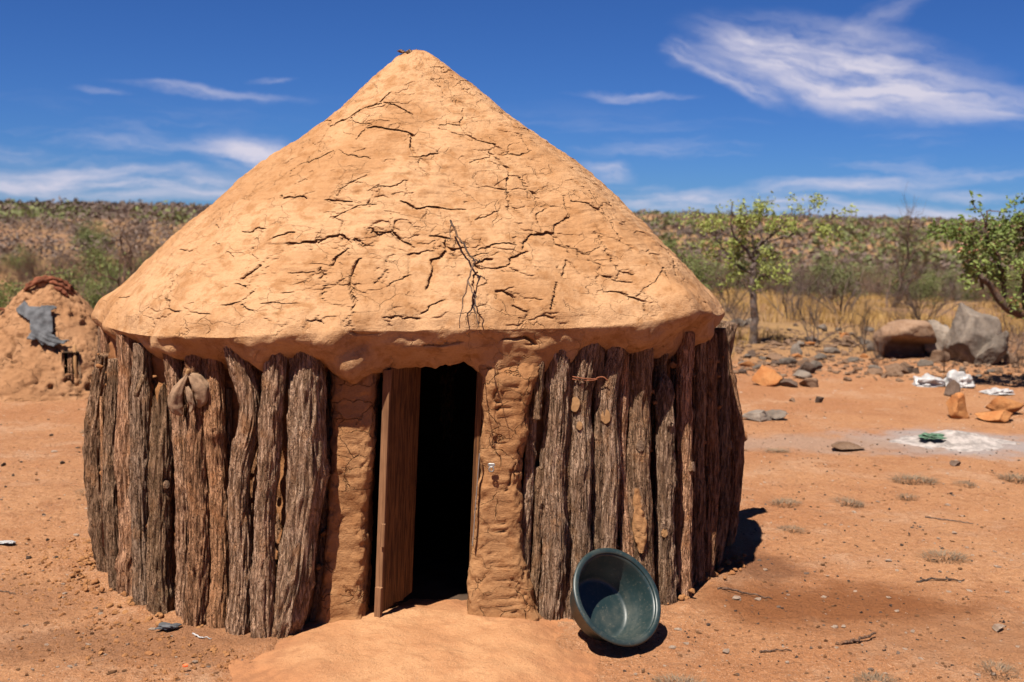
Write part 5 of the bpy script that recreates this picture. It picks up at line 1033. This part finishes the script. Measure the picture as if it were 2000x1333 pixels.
def tree_b():
    bx, by = 6.35, 12.35; o = thing('leaning_tree', 'leaning glossy green tree with pinkish pods entering at the right edge', 'tree', (bx, by, float(ground_z(np.array([bx]), np.array([by]))[0])-.04))
    L = lambda p, dy=0.: [((x-2140)/180, dy*k/(len(p)-1), (760-y)/188) for k, (x, y) in enumerate(p)]
    limbs = [(L([(2140, 765), (2110, 690), (2060, 635), (2000, 600), (1960, 590), (1915, 550), (1885, 515)], -.3), .10, .025)]
    for p, dy, r in [([(2060, 635), (2050, 560), (2010, 500), (1990, 440), (1960, 420)], -.1, .05), ([(1960, 590), (1950, 530), (1930, 480), (1905, 440), (1898, 395)], -.2, .028), ([(1915, 550), (1895, 500), (1875, 460), (1868, 408)], -.3, .02), ([(2000, 600), (1985, 540), (1975, 500), (1990, 470)], -.4, .024), ([(1990, 440), (1985, 415), (1975, 398), (2000, 392)], 0, .014), ([(2050, 560), (2100, 480), (2140, 420)], .3, .04), ([(2110, 690), (2180, 600), (2230, 520), (2260, 450)], .2, .06), ([(1950, 530), (1920, 520), (1890, 500), (1855, 492)], -.3, .014), ([(1930, 480), (1950, 450), (1955, 425)], .1, .012), ([(1875, 460), (1858, 440), (1838, 436)], -.1, .008), ([(2010, 500), (1960, 480), (1940, 470)], .2, .014), ([(2060, 560), (2080, 500), (2070, 450)], .3, .02)]: limbs.append((L(p, dy), r, r*.3))
    parts = []; stems = []; g = np.random.default_rng(12); C = []
    for q, (p, ra, rb) in enumerate(limbs):
        P = spline(p, 24); P += np.r_[np.zeros((1, 3)), .010*g.normal(size=(23, 3))]; parts.append(tube(P, np.linspace(ra, rb, 24), 9))
        for i in range(12 if q == 0 else 5, 24, 2): d = g.normal(size=3)*[1, 1, .8]+[0, 0, .3]; stems.append((P[i], d, g.uniform(.10, .24), min(.009, rb*.6+.002)))
    bp, tips = grow(18, stems, [3], .8, .6, .0, .22); V, F = cat_mesh(parts); mk('trunk', V, F, M['twig'], o); V, F = cat_mesh(bp); tag(mk('twigs', V, F, M['twig'], o), kind='stuff')
    V, F = leaves(tips, 3, .034, .062, 9, .5); mk('crown', V, F, M['leaf_dark'], o, False)
    pc = tips[g.choice(len(tips), 46, False)]; V, F = leaves(pc, 4, .018, .05, 19, .45); tag(mk('pods', V, F, M['pod'], o, False), kind='stuff')
tree_b()

# ---- bushes, prototypes first
def bare_proto(seed, h, n, mat, levels=(5, 4, 3), r=.016, spread=.75, name='bare_shrub'):
    g = np.random.default_rng(seed); stems = []
    for q in range(n):
        a = g.uniform(0, 6.28); t = g.uniform(.25, .8); stems.append(((.05*math.cos(a), .05*math.sin(a), -.04), (math.cos(a)*t, math.sin(a)*t, 1), h*g.uniform(.5, .8), r*g.uniform(.6, 1.1)))
    parts, tips = grow(seed, stems, list(levels), spread, .62, .35, .16); V, F = cat_mesh(parts); o = thing(name, 'x', 'shrub'); mk('branches', V, F, M[mat], o); return o, tips
def green_proto(seed, h, n, leafmat, per, size, name='green_bush'):
    o, tips = bare_proto(seed, h, n, 'twig', (4, 4), .018, .8, name); g = np.random.default_rng(seed); V, F = leaves(tips, per, .10*h, size, seed+1, .6); mk('foliage', V, F, M[leafmat], o, False); return o
BARE = [bare_proto(30+k, 1.0, n, m, lv, r)[0] for k, (n, m, lv, r) in enumerate([(5, 'twig_grey', (5, 4, 3), .014), (8, 'twig_grey', (4, 4, 4), .012), (3, 'twig', (6, 5, 4), .024), (7, 'twig', (5, 5, 3), .013)])]
GREEN = [green_proto(50+k, 1.0, n, lm, per, sz) for k, (n, lm, per, sz) in enumerate([(5, 'leaf_bush', 12, .05), (6, 'leaf_bush', 9, .055), (4, 'leaf_far', 13, .06), (6, 'leaf_far', 10, .065)])]
USED = set()
def place(proto, x, y, h, label, group=None, w=1., cat='shrub', z=None):
    o = proto if proto.name not in USED else dup(proto, (0, 0, 0)); USED.add(proto.name)
    o.location = (x, y, float(ground_z(np.array([x]), np.array([y]))[0]) if z is None else z); o.rotation_euler = (0, 0, (x*7.7+y*3.1) % 6.28); o.scale = (h*w, h*w, h); o['label'] = label; o['category'] = cat
    if group: o['group'] = group
    elif 'group' in o: del o['group']
for (k, x, y, h, w, lb) in [(0, 4.39, 16.44, .98, .8, 'bare upright shrub right of the young tree'), (2, 4.81, 15.37, .75, .5, 'thin wispy bare shrub left of the hollow boulder'), (3, 6.6, 18.6, .85, 1.1, 'bushy bare shrub behind the hollow boulder'), (0, 6.50, 14.9, .85, .9, 'bare shrub with pale stems right of the tall boulder'), (2, 5.13, 13.37, .36, .7, 'low bare shrub before the hollow boulder'), (3, 6.15, 13.7, .42, .7, 'low bare shrub near the right edge of the rubble'), (1, 4.52, 13.99, .5, .6, 'small tangle of bare twigs left of the low shrub'),
                            (2, 9.6, 29., 2.3, .8, 'dark leafless tree-like thicket behind the leaning tree'), (1, 3.3, 21.5, 1.0, 1.4, 'wide brown leafless shrub left of the young tree trunk'), (1, 5.4, 22., 1.05, 1.3, 'pale leafless shrub midway behind the rubble'), (3, 4.5, 24., 1.15, 1.4, 'purplish leafless shrub behind the young tree'), (1, 7.1, 24.5, 1.25, 1.5, 'broad pale leafless shrub behind the boulders'), (0, 8.0, 22., 1.3, 1.1, 'leafless shrub left of the leaning tree'),
                            (1, 3.75, 18.6, .6, 1.3, 'low brown leafless shrub left of the trunk base'), (2, -5.75, 17.5, 1.55, 1.25, 'large bare branching tree between the two huts'), (3, -5.0, 16.0, 1.0, 1.5, 'grey leafless thicket close behind the small hut'), (1, -6.3, 18.5, 1.0, 1.5, 'leafless thicket behind the small hut tip'), (1, -4.6, 18.5, 1.1, 1.6, 'leafless thicket against the large hut roof edge')]:
    place(BARE[k], x, y, h, lb, None, w)
for (k, x, y, h, w, lb) in [(0, 3.55, 24., 1.25, .9, 'bright green bush against the right roof edge'), (1, 3.9, 27., 1.3, .9, 'second bright green bush beside the roof edge'), (0, -7.6, 21.5, .85, 1.0, 'bright green bush behind the tip of the small hut'), (1, -9.0, 24.5, 1.45, .9, 'round green bush behind and left of the bare tree'), (1, -5.6, 26., 1.3, 1., 'yellow green bush at the left roof edge'), (0, -9.6, 21., .9, 1.2, 'green bush at the left edge behind the small hut')]:
    place(GREEN[k], x, y, h, lb, None, w)
# ---- bush country on the slopes: the nearer ones singly, the rest as one mass
def bushland():
    g = np.random.default_rng(77); n = 27000; az = np.radians(g.uniform(-36, 36, n)); d = 26*(640/26)**(g.random(n)**.55); x, y = d*np.sin(az), d*np.cos(az)
    a = np.degrees(az); hid = ((a > -15) & (a < 5.5)) | (abs(a) > 25.5); left = a < -6                      # nothing shows behind the large hut
    P = np.stack([x, y, 0*x], -1); dens = .55+.9*fbm(P*.024, 3, 5)+.5*fbm(P*.09, 2, 6)
    dens = dens+np.where(left, np.interp(d, [26, 60, 130, 200], [-.1, .06, .08, -.02]), np.interp(d, [26, 50, 70, 330, 450], [-.1, .1, .3, .32, .25]))
    lim = np.interp(d, [26, 45, 100, 250, 640], [.12, .28, .6, .9, 1.])
    keep = (g.random(n) < np.where(hid & (abs(a) < 20), .6, 1.)* np.clip(dens, .02, 1)*lim); x, y, d, left, hid = x[keep], y[keep], d[keep], left[keep], hid[keep]
    P = np.stack([x, y, 0*x], -1); gr = fbm(P*.018+5, 3, 15)+.4*g.normal(size=len(x)); green = gr > np.where((~left) & (d > 60) & (d < 330), -.02, np.where(left, .5, .24))
    h = g.uniform(.6, 1.7, len(x))*np.interp(d, [26, 60, 200, 400], [.75, 1.0, 1.5, 2.0]); z = ground_z(x, y); order = np.argsort(d)
    ng = nb = 0; rest = {'g': [], 'b': []}
    for i in order:
        sd = 'left' if left[i] else 'right'; kx = x[i]/y[i]; where = next(t for lim_, t in ((-.42, 'at the far left edge'), (-.36, 'above the small hut'), (-.2, 'between small hut and large roof'), (.16, 'near right roof edge'), (.20, 'left of the young tree'), (.24, 'behind the young tree crown'), (.30, 'just right of the young tree'), (.36, 'above the hollow boulder'), (.42, 'above the tall boulder'), (9, 'behind the leaning tree')) if kx < lim_)
        dep = 'near foot' if d[i] < 45 else 'lower part' if d[i] < 75 else 'middle' if d[i] < 120 else 'upper part'; sz_ = 'low' if h[i] < .85 else 'mid-sized' if h[i] < 1.25 else 'tall'
        if hid[i]: rest['g' if green[i] else 'b'].append(i)
        elif green[i] and ng < 100: place(GREEN[2+(i % 2)] if i % 3 else GREEN[i % 2], x[i], y[i], h[i], sz_+' green bush, '+dep+' of slope, '+where, 'green bushes on the '+sd+'-hand slopes', g.uniform(.8, 1.25), z=z[i]); ng += 1
        elif not green[i] and nb < 190: place(BARE[i % 4], x[i], y[i], h[i]*.9, sz_+' leafless bush, '+dep+' of slope, '+where, 'leafless bushes on the '+sd+'-hand slopes', g.uniform(.9, 1.35), z=z[i]); nb += 1
        else: rest['g' if green[i] else 'b'].append(i)
    for key, nm, mt, lb in (('g', 'green_bushland', 'leaf_far', 'far green bushes covering the hillsides'), ('b', 'leafless_bushland', 'leaf_brown', 'far leafless brown bushes covering the hillsides')):
        parts = []
        for lo, hi, per, sz in ((0, 110, 72, .21), (110, 240, 36, .32), (240, 9999, 12, .62)):
            I = np.array([i for i in rest[key] if lo <= d[i] < hi], int); m = len(I)
            if not m: continue
            q = g.normal(size=(m, per, 3)); q /= np.linalg.norm(q, axis=2)[..., None]; q *= g.uniform(.35, 1, (m, per, 1))**.5; q[..., 2] = abs(q[..., 2]); lob = g.normal(size=(m, 4, 2))*.45; pick = g.integers(0, 4, (m, per))
            q[..., :2] = q[..., :2]*.7+np.take_along_axis(lob, pick[..., None].repeat(2, 2), 1); hh = h[I][:, None]; C = np.stack([x[I][:, None]+q[..., 0]*hh*.8, y[I][:, None]+q[..., 1]*hh*.8, z[I][:, None]+q[..., 2]*hh*.9], -1).reshape(-1, 3)
            V, F = leaves(C, 1, .05, 1., 91, .7 if key == 'g' else .45); k = (V.reshape(-1, 4, 3)-C[:, None]); parts.append(((C[:, None]+k*(sz*np.repeat(h[I], per))[:, None, None]).reshape(-1, 3), F))
        V, F = cat_mesh(parts); tag(mk(nm, V, F, M[mt], smooth=False), lb, kind='stuff')
bushland()
